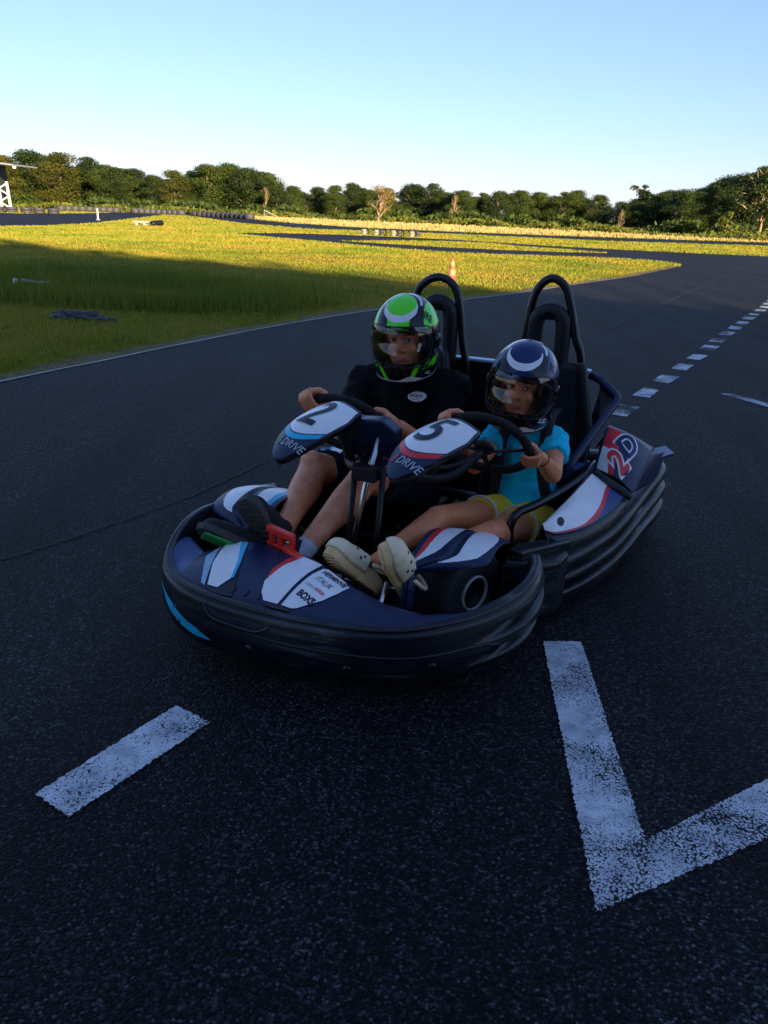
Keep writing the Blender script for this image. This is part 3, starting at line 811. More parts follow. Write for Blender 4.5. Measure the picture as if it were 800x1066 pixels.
# small things in the field ------------------------------------------------
t = empty('traffic_cone', (1.12, 16.1, 0), radians(12))
g = G(); g.lathe([(0.012, 0.10), (0.03, 0.098), (0.16, 0.074), (0.28, 0.053), (0.43, 0.026), (0.46, 0.022), (0.465, 0.012), (0.45, 0.008)], (0, 0, 0), (0, 0, 1)); g.make('body', 'orange', t)
for q0, q1, ra, rb in ((.17, .27, .0738, .0562), (.34, .41, .0438, .0312)):
    g = G(); g.lathe([(q0, ra), (q1, rb)], (0, 0, 0), (0, 0, 1)); g.make('reflective_band', 'cone_band', t)
g = G(); g.box((0, 0, 0.012), (0.26, 0.26, 0.024)); g.make('base', 'orange', t, bevel=0.008, smooth=False)
t.scale = (1.0, 1.0, 1.06)
tag(t, 'orange and white traffic cone standing in the sunlit grass behind the kart', 'cone')
t = empty('marker_post', (-19.4, 55.5, 0))
g = G(); g.lathe([(0, 0.055), (0.62, 0.05), (0.7, 0.04), (0.72, 0.0)], (0, 0, 0), (0, 0, 1), 12); g.make('post', 'post', t)
g = G(); g.lathe([(0, 0.14), (0.05, 0.13), (0.06, 0.08)], (0, 0, 0), (0, 0, 1), 12); g.make('foot', 'conc', t)
tag(t, 'short white marker post at the edge of the paved apron', 'post')

def tyre(g, c, ax, R, w, mi=0, n=20):
    rw = w / 2
    g.lathe([(-rw * .8, R * .58), (-rw, R * .7), (-rw, R * .9), (-rw * .7, R), (rw * .7, R), (rw, R * .9), (rw, R * .7), (rw * .8, R * .58), (-rw * .8, R * .58)], c, ax, n, mi)

# tyre barriers: each stacked tyre pile is a thing
def tyre_stack(name, x, y, n, R, m_, label, group, s=0.2):
    g = G()
    for i in range(n): tyre(g, (rd.uniform(-.02, .02), rd.uniform(-.02, .02), s / 2 + i * s), (0, 0, 1), R, s, 0, 14)
    o = g.make(name, m_)
    o.location = (x, y, 0)
    return tag(o, label, 'tyre stack', group)
first = None
for i in range(34):
    x = -59 + i * 0.94
    o = tyre_stack('tyre_stack', x, 68 + (i % 2) * .15 + max(0, i - 29) * 0.4, 2, 0.46, 'rubber', 'black tyre stack of the barrier in front of the open shed', 'tyre stacks of the barrier by the shed', 0.22)
for i in range(34):
    f_ = i / 33
    x = -34.5 + 20.5 * f_; y = 88 + 12 * sin(f_ * 2.2) - 16 * f_
    if i in (9, 10, 20, 21): continue
    tyre_stack('tyre_stack', x, y, 1, 0.5, 'rubber', 'low black tyre of the line marking the far left bend', 'tyres lining the far left bend', 0.5)
cols = ['dullwhite', 'leaf_shrub', 'dullwhite', 'rubber', 'leaf_shrub', 'dullwhite', 'rubber', 'leaf_shrub', 'dullwhite', 'rubber']
cn = ['white', 'green', 'white', 'black', 'green', 'white', 'black', 'green', 'white', 'black']
for i in range(10):
    f_ = i / 9
    o = tyre_stack('painted_tyre_stack', -1.7 + 2.9 * f_, 46.6 - 0.1 * i, 2, 0.14, cols[i], 'x', 'painted tyre stacks on the inside of the bend', 0.15)
    ordn = ['leftmost', 'second', 'third', 'fourth', 'fifth', 'sixth', 'seventh', 'eighth', 'ninth', 'rightmost'][i]
    o['label'] = f'{ordn} small {cn[i]} painted tyre stack counted from the left, below the bare golden tree'

# culvert, debris, dark heap
t = empty('culvert', (-13.7, 47.1, 0))
g = G(); g.box((-0.35, 0, 0.20), (0.8, 0.5, 0.10)); g.box((-0.6, 0.02, 0.08), (0.16, 0.4, 0.16)); g.box((-0.15, 0.02, 0.08), (0.16, 0.4, 0.16)); g.make('headwall', 'conc', t, smooth=False, bevel=0.02)
g = G(); tyre(g, (0.45, 0.1, 0.15), (0.6, 1, 0.1), 0.15, 0.8); g.make('pipe', 'black', t)
tag(t, 'low concrete culvert with a dark pipe end in the sunlit field', 'culvert')
t = empty('water_outlet', (-5.45, 12.3, 0.06), radians(20)); t.scale = (.8, .8, .7)
g = G(); g.box((0.08, 0, 0.07), (0.34, 0.16, 0.05), Matrix.Rotation(0.2, 3, 'Y')); g.box((0.30, 0.05, 0.05), (0.2, 0.14, 0.05)); g.make('slab', 'dullwhite', t, smooth=False, bevel=0.01)
g = G(); g.lathe([(0, 0.04), (0.12, 0.038), (0.12, 0.03)], (-0.2, 0, 0.02), (0.2, 0, 1)); g.make('pipe', 'post', t)
tag(t, 'pale broken concrete outlet lying in the shaded grass at the left edge', 'drain')
def blob(name, c, size, m_, seed, label, cat, amp=0.25):
    bm = bmesh.new(); bmesh.ops.create_icosphere(bm, subdivisions=4, radius=1)
    rs = random.Random(seed); ph = [rs.uniform(0, 6) for _ in range(6)]
    for v in bm.verts:
        p = v.co
        k = 1 + amp * (sin(p.x * 5 + ph[0]) * sin(p.y * 6 + ph[1]) + 0.6 * sin(p.z * 9 + p.x * 7 + ph[2]) + .3 * sin(p.x * 17 + ph[3]) * sin(p.y * 15) )
        v.co = Vector((p.x * size[0] * k, p.y * size[1] * k, p.z * size[2] * k))
    me = bpy.data.meshes.new(name); bm.to_mesh(me); bm.free(); me.materials.append(MT[m_])
    o = bpy.data.objects.new(name, me); COL.objects.link(o); o.location = c
    return tag(o, label, cat)
blob('soil_mound', (-3.62, 9.35, 0.01), (0.27, 0.12, 0.085), 'rubber', 3, 'dark low heap of soil in the shaded grass beside the track', 'mound')
blob('soil_mound', (-3.28, 9.27, 0.0), (0.17, 0.09, 0.05), 'rubber', 8, 'small dark clod right of the larger soil heap in the shade', 'mound')

# open shed at the left edge
t = empty('open_shed', (-40.9, 90, 0))
g = G(); R_ = Matrix.Rotation(radians(5), 3, 'Y'); g.box((-4.4, 0, 4.75), (13.5, 6, 0.14), R_); rf = g.make('roof', 'roofmetal', t, smooth=False)
g = G(); g.box((-5.6, 1.0, 2.6), (9.5, 3, 3.2)); g.make('wall', 'shadewall', t, smooth=False, bevel=0.02)
for dx in (0.35, 1.25):
    g = G(); g.box((dx, -2.2, 1.25), (0.2, 0.2, 2.7), Matrix.Rotation(-0.06, 3, 'Y')); g.make('post', 'post', t, smooth=False)
g = G()
for q in range(4): g.box((0.8, -2.2, 0.35 + q * 0.62), (1.0, 0.12, 0.12), Matrix.Rotation((-1) ** q * 0.55, 3, 'Y'))
g.make('cross_brace', 'post', t, smooth=False)
for dx in (0.4, 2.4):
    g = G(); g.lathe([(0, 0.0), (0.02, 0.16), (0.25, 0.2), (0.26, 0)], (dx, -2.8, 4.02 - dx * 0.09), (0, 0, 1), 12); g.make('lamp', 'post', rf)
tag(t, 'open-sided shed with grey sloping roof and white trussed post at the left edge', 'shed')
t = empty('ramp_rail', (-13.3, 90, 0))
g = G(); g.box((0.25, 0, 0.50), (1.7, 0.08, 0.09), Matrix.Rotation(radians(24), 3, 'Y')); g.box((-0.55, 0, 0.42), (0.07, 0.08, 0.9)); g.make('rail', 'dullwhite', t, smooth=False)
tag(t, 'white sloping rail in the verge below the pale-trunked tree', 'rail')

# ================================================================== GO-KART (local frame: x to the picture's right, y towards the rear, z up; origin under the nose)
KX, KY, KA = -0.27, 1.86, radians(-22)
kart = empty('two_seat_go_kart', (KX, KY, 0), KA)
tag(kart, 'dark blue and black two-seat electric go-kart with number 2 and number 5 plates', 'go-kart')

def interp(xs, ys, x): return float(np.interp(x, xs, ys))
def sm(t): t = max(0, min(1, t)); return t * t * (3 - 2 * t)

# --- front bumper: closed profile swept along the plan outline
LIP = [(-0.535, 0.66, .31), (-0.575, 0.55, .335), (-0.585, 0.43, .325), (-0.57, 0.32, .285), (-0.51, 0.22, .255), (-0.38, 0.145, .245), (-0.17, 0.115, .242), (0.06, 0.12, .242), (0.265, 0.17, .245), (0.41, 0.27, .262), (0.505, 0.39, .282), (0.548, 0.51, .298), (0.55, 0.63, .305), (0.53, 0.72, .305)]
LC = catmull(LIP, 9)
def bumper_sweep(C, prof_fn, center):
    n = len(C); V = []; k = None
    for i, p in enumerate(C):
        t = (C[min(i + 1, n - 1)] - C[max(i - 1, 0)]); t.z = 0; t.normalize()
        nrm = Vector((t.y, -t.x, 0))
        if nrm.dot(Vector((p.x - center[0], p.y - center[1], 0))) < 0: nrm = -nrm
        s = i / (n - 1)
        prof = prof_fn(s, p.z)
        k = len(prof)
        for (d, z) in prof: V.append(Vector((p.x, p.y, 0)) + nrm * d + Vector((0, 0, z)))
    F = []
    for i in range(n - 1):
        for j in range(k):
            a = i * k + j; b = i * k + (j + 1) % k
            F.append((a, b, b + k, a + k))
    F.append(tuple(range(k))); F.append(tuple(range((n - 1) * k, n * k))[::-1])
    return V, F
def resample(prof, n):
    P = [Vector((a, b, 0)) for a, b in prof]
    Q = catmull(P, 5, closed=True)
    return [(q.x, q.y) for q in Q]
def dense(prof, n=2):
    P = catmull([Vector((a, b, 0)) for a, b in prof], n, closed=True)
    return [(q.x, q.y) for q in P]
def fprof(s, zt):
    e = max(sm((s - 0.70) / 0.16), .8 * sm((0.20 - s) / 0.12))     # ribs only towards the ends
    zb = 0.052 + 0.030 * sm((s - .52) / .4)
    z = lambda f: zb + (zt - zb) * f
    pr_ = [(-0.022, z(.985)), (-0.014, z(1.0)), (0.0, z(1.0)), (0.006, z(.985)), (0.008, z(.955)), (0.003, z(.94)), (0.003, z(.925)),
           (0.012, z(.89)), (0.015 + .004 * e, z(.80)), (0.017 + .002 * e, z(.735)), (0.018 - .040 * e, z(.70)), (0.019 - .042 * e, z(.60)), (0.020 + .002 * e, z(.555)), (0.021 + .005 * e, z(.50)),
           (0.021 + .004 * e, z(.42)), (0.019 - .040 * e, z(.38)), (0.017 - .040 * e, z(.28)), (0.014, z(.235)), (0.008, z(.16)), (-0.002, z(.07)), (-0.012, z(.012)), (-0.024, z(.0)), (-0.05, z(.03)), (-0.055, z(.2)), (-0.045, z(.6))]
    return dense(pr_)
V, F = bumper_sweep(LC, fprof, (0, .9))
fb = build('front_bumper', V, F, ['bumper'], kart)
def lip_at(s): 
    i = s * (len(LC) - 1); a = int(min(i, len(LC) - 2)); return LC[a].lerp(LC[a + 1], i - a)
def face_pt(s, zf, d=0.0):
    """point on the bumper's outer face: s along, zf fraction of height, d extra outwards"""
    p = lip_at(s); t = lip_at(min(1, s + .01)) - lip_at(max(0, s - .01)); t.z = 0; t.normalize()
    nrm = Vector((t.y, -t.x, 0))
    if nrm.dot(Vector((p.x, p.y - .9, 0))) < 0: nrm = -nrm
    pf = fprof(s, p.z); zt = 0.035 + (p.z - 0.035) * zf
    best = max((q for q in pf if q[0] > -0.03), key=lambda q: -abs(q[1] - zt))
    return Vector((p.x, p.y, 0)) + nrm * (best[0] + d) + Vector((0, 0, zt)), nrm
# raised oval outline, bolts, slot and cyan flash on the bumper face
g = G()
ov = []
for a, b in ((.36, .60), (.5, .62), (.62, .61), (.73, .60), (.755, .52), (.745, .40), (.71, .34)):
    ov.append(face_pt(a, b, .001)[0])
g.tube(catmull(ov, 6), 0.0045, 6)
for a, b in ((.30, .50), (.34, .42), (.42, .44)): pass
g.make('moulded_rib', 'bumper', fb)
for s_, zf in ((.47, .40), (.57, .40), (.66, .46), (.37, .38)):
    p, nr = face_pt(s_, zf, -0.002)
    g = G(); g.lathe([(0, .012), (.005, .012), (.008, .008), (.008, 0)], p, nr, 14); g.make('bolt', 'tube', fb)
sl = []
g = G()
pts = [face_pt(s_, zf, .0015)[0] for s_, zf in ((.415, .86), (.422, .74), (.435, .69), (.472, .68), (.485, .73), (.492, .80))]
g.tube(catmull(pts, 5), 0.0055, 6); 
g.make('slot_rim', 'bumper', fb)
sv, sf = poly_mesh([(0, .84), (.02, .74), (.05, .71), (.10, .70), (.125, .76), (.12, .80)], 2)
g = G(); g.add([face_pt(.418 + x * .55, z, .0015)[0] for x, z in sv], sf); g.make('air_slot', 'ink', fb)
sv, sf = poly_mesh([(0, .74), (.05, .62), (.105, .42), (.125, .30), (.10, .28), (.075, .36), (.05, .46), (.02, .62)], 2)
g = G(); g.add([face_pt(.305 + x * .95, z + .02, .0022)[0] for x, z in sv], sf); g.make('cyan_flash', 'cyan', fb)

# --- navy nose panel between lip and footwell
def ylip(x):
    xs = [p.x for p in LC[27:-27]]; ys = [p.y for p in LC[27:-27]]
    return interp(xs, ys, x)
BX = [-0.56, -0.45, -0.38, -0.28, -0.11, 0.09, 0.21, 0.32, 0.41, 0.5]
BY = [.40, .33, .365, .385, .365, .275, .25, .26, .31, .40]
BZ = [.275, .262, .285, .305, .30, .285, .268, .258, .262, .275]
def yback(x): return interp(BX, BY, x)
def zp(x, y):
    y0 = ylip(x); y1 = yback(x); t = max(0, min(1.1, (y - y0) / max(0.02, (y1 - y0))))
    zl = 0.238 + 0.02 * sm((x - .3) / .2) + 0.03 * sm((-.48 - x) / .08)
    zb = interp(BX, BZ, x)
    ridge = 0.012 * exp(-((x + .33) / .09) ** 2) + 0.014 * exp(-((x + .03) / .11) ** 2)
    return zl + (zb - zl) * t + 0.010 * sin(pi * min(1, t)) + ridge * sm(t * 1.4)
def panel(u, v):
    x = -0.56 + 1.04 * u; a = ylip(x) + .004; b = yback(x)
    y = a + (b - a) * v
    z = zp(x, y)
    if v == 0: z -= 0.012
    return Vector((x, y, z))
V, F, mi = grid(160, 16, panel, lambda u, v: 1 if u < 0.115 else 0, flip=True)
n_ = len(V)
np_ = build('nose_panel', V, F, ['navy', 'blue'], kart, mi=mi, solid=0.012)
def decal_xy(name, pts, m_, lift, cuts=3, parent=None):
    v, f = poly_mesh(pts, cuts)
    return build(name, [(x, y, zp(x, y) + lift) for x, y in v], f, m_, parent or np_, solid=0.001, smooth=False)
decal_xy('sticker', [(-0.387, 0.363), (-0.364, 0.375), (-0.321, 0.364), (-0.284, 0.264), (-0.265, 0.197), (-0.287, 0.156), (-0.323, 0.16), (-0.358, 0.241)], 'white', .0025)
decal_xy('sticker', [(-0.408, 0.28), (-0.397, 0.355), (-0.362, 0.241), (-0.332, 0.156), (-0.349, 0.165)], 'paleblue', .002)
decal_xy('sticker', [(-0.334, 0.365), (-0.308, 0.364), (-0.272, 0.261), (-0.258, 0.199), (-0.265, 0.197), (-0.284, 0.264)], 'cyan', .0035)
decal_xy('moulded_inset', [(-0.326, 0.151), (-0.284, 0.151), (-0.253, 0.189), (-0.264, 0.243), (-0.236, 0.168), (-0.225, 0.135), (-0.255, 0.134), (-0.304, 0.140)], 'bumper', .0015)
decal_xy('sticker', [(-0.147, 0.172), (-0.161, 0.214), (-0.143, 0.291), (-0.104, 0.350), (-0.029, 0.322), (-0.047, 0.273), (-0.065, 0.207), (-0.079, 0.142), (-0.126, 0.145)], 'white', .0025)
decal_xy('sticker', [(-0.162, 0.221), (-0.166, 0.273), (-0.150, 0.327), (-0.127, 0.358), (-0.102, 0.354), (-0.142, 0.292)], 'red', .002)
decal_xy('sponsor_sticker', [(-0.016, 0.305), (-0.002, 0.308), (0.067, 0.276), (0.090, 0.258), (0.072, 0.218), (0.042, 0.182), (0.008, .160), (-0.018, 0.142), (-0.034, 0.138), (-0.066, 0.142), (-0.056, 0.191), (-0.033, 0.266)], 'white', .0025)
decal_xy('moulded_inset', [(-0.130, 0.138), (-0.079, 0.137), (-0.030, 0.133), (-0.037, 0.128), (-0.093, 0.127)], 'bumper', .0015)
def word_xy(s, c, ang, h, m_='ink', bold=.02, sx=1.0, shear=0.0):
    v, f = text_mesh(s, 1.0, bold, shear)
    ca, sa = cos(ang), sin(ang)
    P = []
    for x, y in v:
        X = x * h * sx; Y = y * h
        px_, py_ = c[0] + X * ca - Y * sa, c[1] + X * sa + Y * ca
        P.append((px_, py_, zp(px_, py_) + .0045))
    return build('lettering', P, f, m_, np_, smooth=False)
A_ = atan2(-.037, .086)
word_xy('HERMINVIE', (0.036, 0.2715), A_ + .02, .024, sx=.80, bold=.035)
word_xy('ITALIK', (0.0155, 0.2435), A_, .026, sx=.88, shear=.2, bold=.0)
word_xy('CREATI', (-0.012, 0.2190), A_, .014, 'silver', bold=.02, sx=1.1)
word_xy('VERBA', (0.022, 0.2060), A_, .014, 'red', bold=.02, sx=.9)
word_xy('BOXS', (-0.0085, 0.179), A_, .029, bold=.05, sx=.88)
# panel ribs behind the slot
for q in range(3):
    x0 = -0.235 + q * .045
    g = G(); g.tube([(x0, ylip(x0) + .03, zp(x0, ylip(x0) + .03) + .001), (x0 + .004, ylip(x0) + .05, zp(x0, ylip(x0) + .05) + .001)], .004, 6); g.make('vent_slit', 'ink', np_)

# --- floor tray and chassis tubes
g = G(); g.box((-0.02, 0.95, 0.055), (0.92, 1.3, 0.012)); g.make('floor_tray', 'black', kart, smooth=False)
ch = G()
for x in (-.36, -.05, .05, .40): ch.tube(catmull([(x, .30, .10), (x, .6, .085), (x, 1.2, .085), (x, 1.75, .1)], 5), .016, 8)
ch.tube([(-.36, .42, .09), (.38, .42, .09)], .015, 8)
for y in (.9, 1.3, 1.72): ch.tube([(-.4, y, .09), (.50, y, .09)], .015, 8)
ch.make('chassis_frame', 'tube', kart)

# --- wheels
def wheel(x, y, R, w, steer=0.0, sgn=1):
    ax = Vector((cos(steer), sin(steer), 0)) * sgn
    c = Vector((x, y, R + .003))
    g = G(); rw = w / 2
    g.lathe([(-rw * .85, R * .40), (-rw, R * .56), (-rw, R * .86), (-rw * .84, R * .945), (-rw * .5, R * .985), (-rw * .15, R), (rw * .15, R), (rw * .5, R * .985), (rw * .84, R * .945), (rw, R * .86), (rw, R * .56), (rw * .85, R * .40), (-rw * .85, R * .40)], c, ax, 48)
    t_ = g.make('tyre', 'rubber', None)
    g = G(); g.lathe([(-rw * .8, R * .385), (-rw * .9, R * .405), (rw * .9, R * .405), (rw * .86, R * .35), (rw * .5, R * .33), (rw * .4, R * .2), (rw * .6, R * .18), (rw * .6, 0)], c, ax, 40); 
    w_ = empty('wheel')
    w_.parent = kart
    rim = g.make('rim', 'black', w_)
    g = G(); g.lathe([(rw * .88, R * .415), (rw * 1.0, R * .405), (rw * 1.0, R * .375), (rw * .9, R * .35)], c, ax, 40); g.make('rim_edge', 'post', w_)
    t_.parent = w_
    return w_
wheel(.295, .69, .148, .130, -0.42, 1)
wheel(-.44, .68, .135, .130, -0.42, -1)
wheel(.62, 1.62, .14, .18, 0, 1)
wheel(-.47, 1.62, .14, .18, 0, -1)
g = G(); g.tube([(-.55, 1.62, .143), (.55, 1.62, .143)], .02, 10); g.make('rear_axle', 'dmetal', kart)
for s_ in (-1, 1):
    g = G(); g.tube([(.05 * s_, .62, .12), (.16 * s_ if s_ > 0 else -.33, .64, .135)], .012, 8); g.make('tie_rod', 'metal', kart)
    g = G(); g.tube([(.18 if s_ > 0 else -.34, .50, .10), (.20 if s_ > 0 else -.36, .50, .30)], .008, 8); g.make('stub_post', 'metal', kart)

# --- front wheel covers
def fender(side, m_edge, name):
    dy = .07 if side < 0 else 0
    cl = [(.375, .195), (.385, .27), (.42, .325), (.50, .362), (.60, .372), (.70, .352), (.79, .315), (.85, .262)]
    C = catmull([(0, y + dy, z) for y, z in cl], 6)
    n = len(C) - 1
    def P(u, v):
        i = u * n; a = int(min(i, n - 1)); c = C[a].lerp(C[a + 1], i - a)
        t = (C[min(a + 1, n)] - C[max(a - 1, 0)]).normalized(); nr = Vector((0, -t.z, t.y)); nr = nr if nr.z > 0 else -nr
        bulge = sm(min(u, 1 - u) * 4)
        xin = .200; xout = .235 + .195 * sm((u - .22) / .20) - .08 * sm((u - .82) / .18)
        if side < 0: xin = .34; xout = .40 + .165 * sm((u - .16) / .22) - .06 * sm((u - .85) / .15)
        x = xin + (xout - xin) * v
        d = -.022 * max(0, v - .55) ** 2 * 4.0 - .012 * (1 - v) ** 4 + .010 * exp(-((v - .52) / .05) ** 2) * -1.0
        return Vector((x * side, c.y, c.z + 0)) + nr * d
    def mf(u, v):
        if u < .30 or u > .93: return 0
        w = sin(pi * (u - .30) / .63) ** .5
        if .08 < v < .08 + .10 * w: return 2
        if .08 < v < .08 + .34 * w: return 1
        lw = sin(pi * min(1, (u - .33) / .52)) if .33 < u < .85 else 0
        if .60 < v < .60 + .34 * max(0, lw) ** .5 and .33 < u < .85: return 3
        return 0
    V, F, mi = grid(170, 100, P, mf, flip=side < 0)
    return build(name, V, F, ['navy', 'white', m_edge, 'white'], kart, mi=mi, solid=0.008)
fr_ = fender(1, 'red', 'wheel_cover'); fr_['label'] = 'dark blue wheel cover with white and red stripes'
fl_ = fender(-1, 'cyan', 'wheel_cover'); fl_['label'] = 'dark blue wheel cover with white and cyan stripes'

# --- number fairings
def fairing(T, B, W, cross_yaw, digit, edge_col, label):
    T = Vector(T); B = Vector(B); L = (B - T).length; dl = (B - T).normalized()
    da = Vector((cos(cross_yaw), sin(cross_yaw), 0)); da = (da - dl * da.dot(dl)).normalized(); dn = da.cross(dl).normalized()
    if dn.z < 0: dn = -dn
    def hw(l):
        t = max(0, l / L)
        return W * (1 - (1 - min(1, t / .78)) ** 2.2) ** .62 * (1 - .22 * sm((t - .72) / .3)) + .0
    def S(l, a):
        t = l / L
        return T + dl * l + da * a + dn * (0.035 * sin(pi * min(1, t * .9)) - 3.2 * a * a - .010 * (1 - t) ** 3)
    def q(l, a): return l - 10.5 * a * a / 1.0
    def mf(u, v):
        l = u * L; a = (v * 2 - 1) * hw(l)
        q_ = l - 7.0 * a * a
        if l > L * .965: return 0
        if abs(a) > hw(l) - .004: return 0
        if q_ > .102: return 1
        if q_ > .097: return 0
        if q_ > .078: return 2
        return 0
    V, F, mi = grid(170, 130, lambda u, v: S(max(0.0005, u * L), (v * 2 - 1) * hw(max(.002, u * L))), mf)
    root = build('steering_fairing', V, F, ['navy', 'white', edge_col], kart, mi=mi, solid=0.006)
    if label: root['label'] = label
    # skirt, set back under the rim of the shell
    sv = []; sf = []
    rim = [(l, -hw(l)) for l in np.linspace(L, .002, 40)] + [(l, hw(l)) for l in np.linspace(.002, L, 40)]
    for l, a in rim:
        p = S(l, a); sv += [p - dn * .001, p - dn * .026 - da * (a * .12)]
    sf = [(2 * i, 2 * i + 1, 2 * i + 3, 2 * i + 2) for i in range(len(rim) - 1)]
    build('skirt', sv, sf, 'bumper', root, solid=0.003)
    # digit and lettering mapped on the shell
    def word(s, l0, a0, size, m_, bold=.02, shear=0.0, sx=1.0, lift=.003, cuts=4, rot=0.0):
        v, f = text_mesh(s, 1.0, bold, shear, cuts=cuts)
        P = []
        for x, y in v:
            X = (x * cos(rot) - y * sin(rot)) * size * sx; Y = (x * sin(rot) + y * cos(rot)) * size
            P.append(S(l0 + Y, a0 + X) + dn * lift)
        return build('lettering', P, f, m_, root, smooth=False)
    word(digit, .205, -.008, .200, 'ink', .010, 0.0, .90, .0035)
    word('2', .058, -.040, .040, 'red' if digit == '5' else 'green', .012, .3, 1.0, .0035)
    word('DRIVE', .057, .026, .036, 'silver', .012, .3, .95, .0035)
    return root, S, dn, dl, da
f5 = fairing((.125, .435, .585), (.258, .69, .70), .098, radians(-20), '5', 'red', 'steering fairing with number 5 plate and red edge')
f2 = fairing((-.268, .455, .578), (-.150, .715, .70), .098, radians(-20), '2', 'cyan', 'steering fairing with number 2 plate and cyan edge')

for nm_, (bx, by, bz), (tx, ty, tz) in (('column_cover', (.16, .70, .52), (.232, .70, .650)), ('column_cover', (-.13, .72, .52), (-.155, .722, .650))):
    V_ = []
    for t_ in np.linspace(0, 1, 8):
        cx_, cy_, cz_ = bx + (tx - bx) * t_, by + (ty - by) * t_, bz + (tz - bz) * t_
        wx, wy = .018 + .042 * sm(t_ * 1.3 - .3), .018 + .022 * t_
        V_ += [Vector((cx_ + wx * cos(a), cy_ + wy * sin(a), cz_)) for a in np.linspace(0, 2 * pi, 12, endpoint=False)]
    F_ = [(i * 12 + j, i * 12 + (j + 1) % 12, (i + 1) * 12 + (j + 1) % 12, (i + 1) * 12 + j) for i in range(7) for j in range(12)] + [tuple(range(12))[::-1], tuple(range(84, 96))]
    build(nm_, V_, F_, 'black', kart)
# --- steering wheels, columns
def steering(c, R, label=None):
    c = Vector(c); nrm = Vector((0, .78, .62)).normalized(); up = Vector((0, -.62, .78)); rt = Vector((1, 0, 0))
    sw = empty('steering_wheel'); sw.parent = kart
    pts = []
    for i in range(48):
        a = 2 * pi * i / 48
        r_ = R * (1 - .10 * max(0, -sin(a)) ** 3)
        pts.append(c + rt * cos(a) * r_ + up * sin(a) * r_)
    g = G(); g.tube(pts, .0155, 12, closed=True); g.make('rim', 'grip', sw)
    g = G()
    for a in (0.05, pi - .05, -pi / 2): g.tube([c + (rt * cos(a) + up * sin(a)) * R * .98, c + (rt * cos(a) + up * sin(a)) * R * .3 - nrm * .02, c - nrm * .025], .011, 8, sq=.5)
    g.lathe([(-.02, .0), (-.02, .030), (-.005, .034), (0, .028), (0, 0)], c, nrm, 24); g.make('spoke', 'black', sw)
    g = G(); g.tube(catmull([c - nrm * .02, c - nrm * .14 + Vector((-.3 * (c.x + .045), 0, -.01)), Vector((-.045 + (.04 if c.x > 0 else -.04), .70, .50))], 5), .016, 10)
    g.tube(catmull([c + Vector((0, -.03, -.03)), c + Vector((-.4 * (c.x + .045), -.12, -.07)), Vector((-.045 + (.03 if c.x > 0 else -.03), .72, .54))], 4), .010, 8)
    g.make('steering_column', 'black', sw)
    return sw, c, R, nrm, up, rt
SW2 = steering((-.245, .945, .565), .155)
SW5 = steering((.275, .92, .575), .150)

# --- centre console between the fairings
cv = [(-.145, -.02, .0), (-.10, .025, .012), (-.03, .012, .010), (.045, .02, .010), (.095, -.02, .0), (.085, -.06, 0), (.03, -.13, 0), (.015, -.18, 0), (-.045, -.18, 0), (-.055, -.13, 0), (-.125, -.06, 0)]
def con(x, z, d): return Vector((-.055 + x, .69 - z * .35 + d, .655 + z))
g = G(); n_ = len(cv)
vf = [con(x, z, 0) for x, z, _ in cv]; vb = [con(x, z, .07) for x, z, _ in cv]
g.add(vf + vb, [tuple(range(n_))[::-1], tuple(range(n_, 2 * n_))] + [(i, (i + 1) % n_, n_ + (i + 1) % n_, n_ + i) for i in range(n_)])
cons = g.make('centre_console', 'navy', kart, smooth=False, bevel=.010)
g = G(); g.add([con(x, z, -.003) for x, z in ((-.055, -.085), (.0, -.078), (.03, -.09), (.012, -.115), (.0, -.135), (-.035, -.135), (-.045, -.115))], [tuple(range(7))]); g.make('console_opening', 'ink', cons, smooth=False)
g = G(); g.box((-.045, .66, .50), (.085, .05, .05)); g.make('clamp', 'black', cons, bevel=.006, smooth=False)
g = G(); g.tube([(-.022, .735, .66), (-.045, .66, .45), (-.070, .58, .16)], .011, 12); g.make('steering_post', 'metal', kart)
for dx in (-.045, .055):
    g = G(); g.tube([(-.045 + dx, .68, .52), (-.05 + dx, .62, .1)], .011, 8); g.make('console_leg', 'black', kart)

# --- red pedal
ped = empty('pedal'); ped.parent = kart; ped['label'] = 'red pedal'
g = G(); Rz = Matrix.Rotation(-.30, 3, 'Z') @ Matrix.Rotation(.05, 3, 'Y')
c0 = Vector((-.205, .385, .338))
g.box(c0 + Vector((0, 0, .020)), (.115, .022, .022), Rz); g.box(c0 + Rz @ Vector((-.040, 0, -.02)), (.020, .012, .085), Rz); g.box(c0 + Rz @ Vector((.0, 0, -.02)), (.020, .012, .085), Rz); g.box(c0 + Rz @ Vector((.050, 0, -.01)), (.022, .012, .06), Rz)
g.box(c0 + Rz @ Vector((-.01, .001, -.035)), (.10, .010, .020), Rz)
g.make('pedal_plate', 'redmetal', ped, smooth=False, bevel=.004)
g = G(); a_ = c0 + Rz @ Vector((.02, 0, -.025)); b_ = c0 + Rz @ Vector((.165, -.005, -.048)); g.tube([a_, b_], .013, 12); g.make('pedal_arm', 'redmetal', ped)
g = G(); g.tube([b_, b_ + Rz @ Vector((.008, 0, -.002))], .010, 10); g.tube([c0 + Vector((.035, -.01, .0)), c0 + Vector((.036, -.022, .0))], .006, 8); g.make('pedal_bolt', 'metal', ped)
g = G(); g.tube([(.115, .36, .06), (.14, .42, .25)], .009, 8); g.tube([(.115, .36, .06), (.14, .42, .25)], .004, 8); g.make('damper_rod', 'metal', kart)

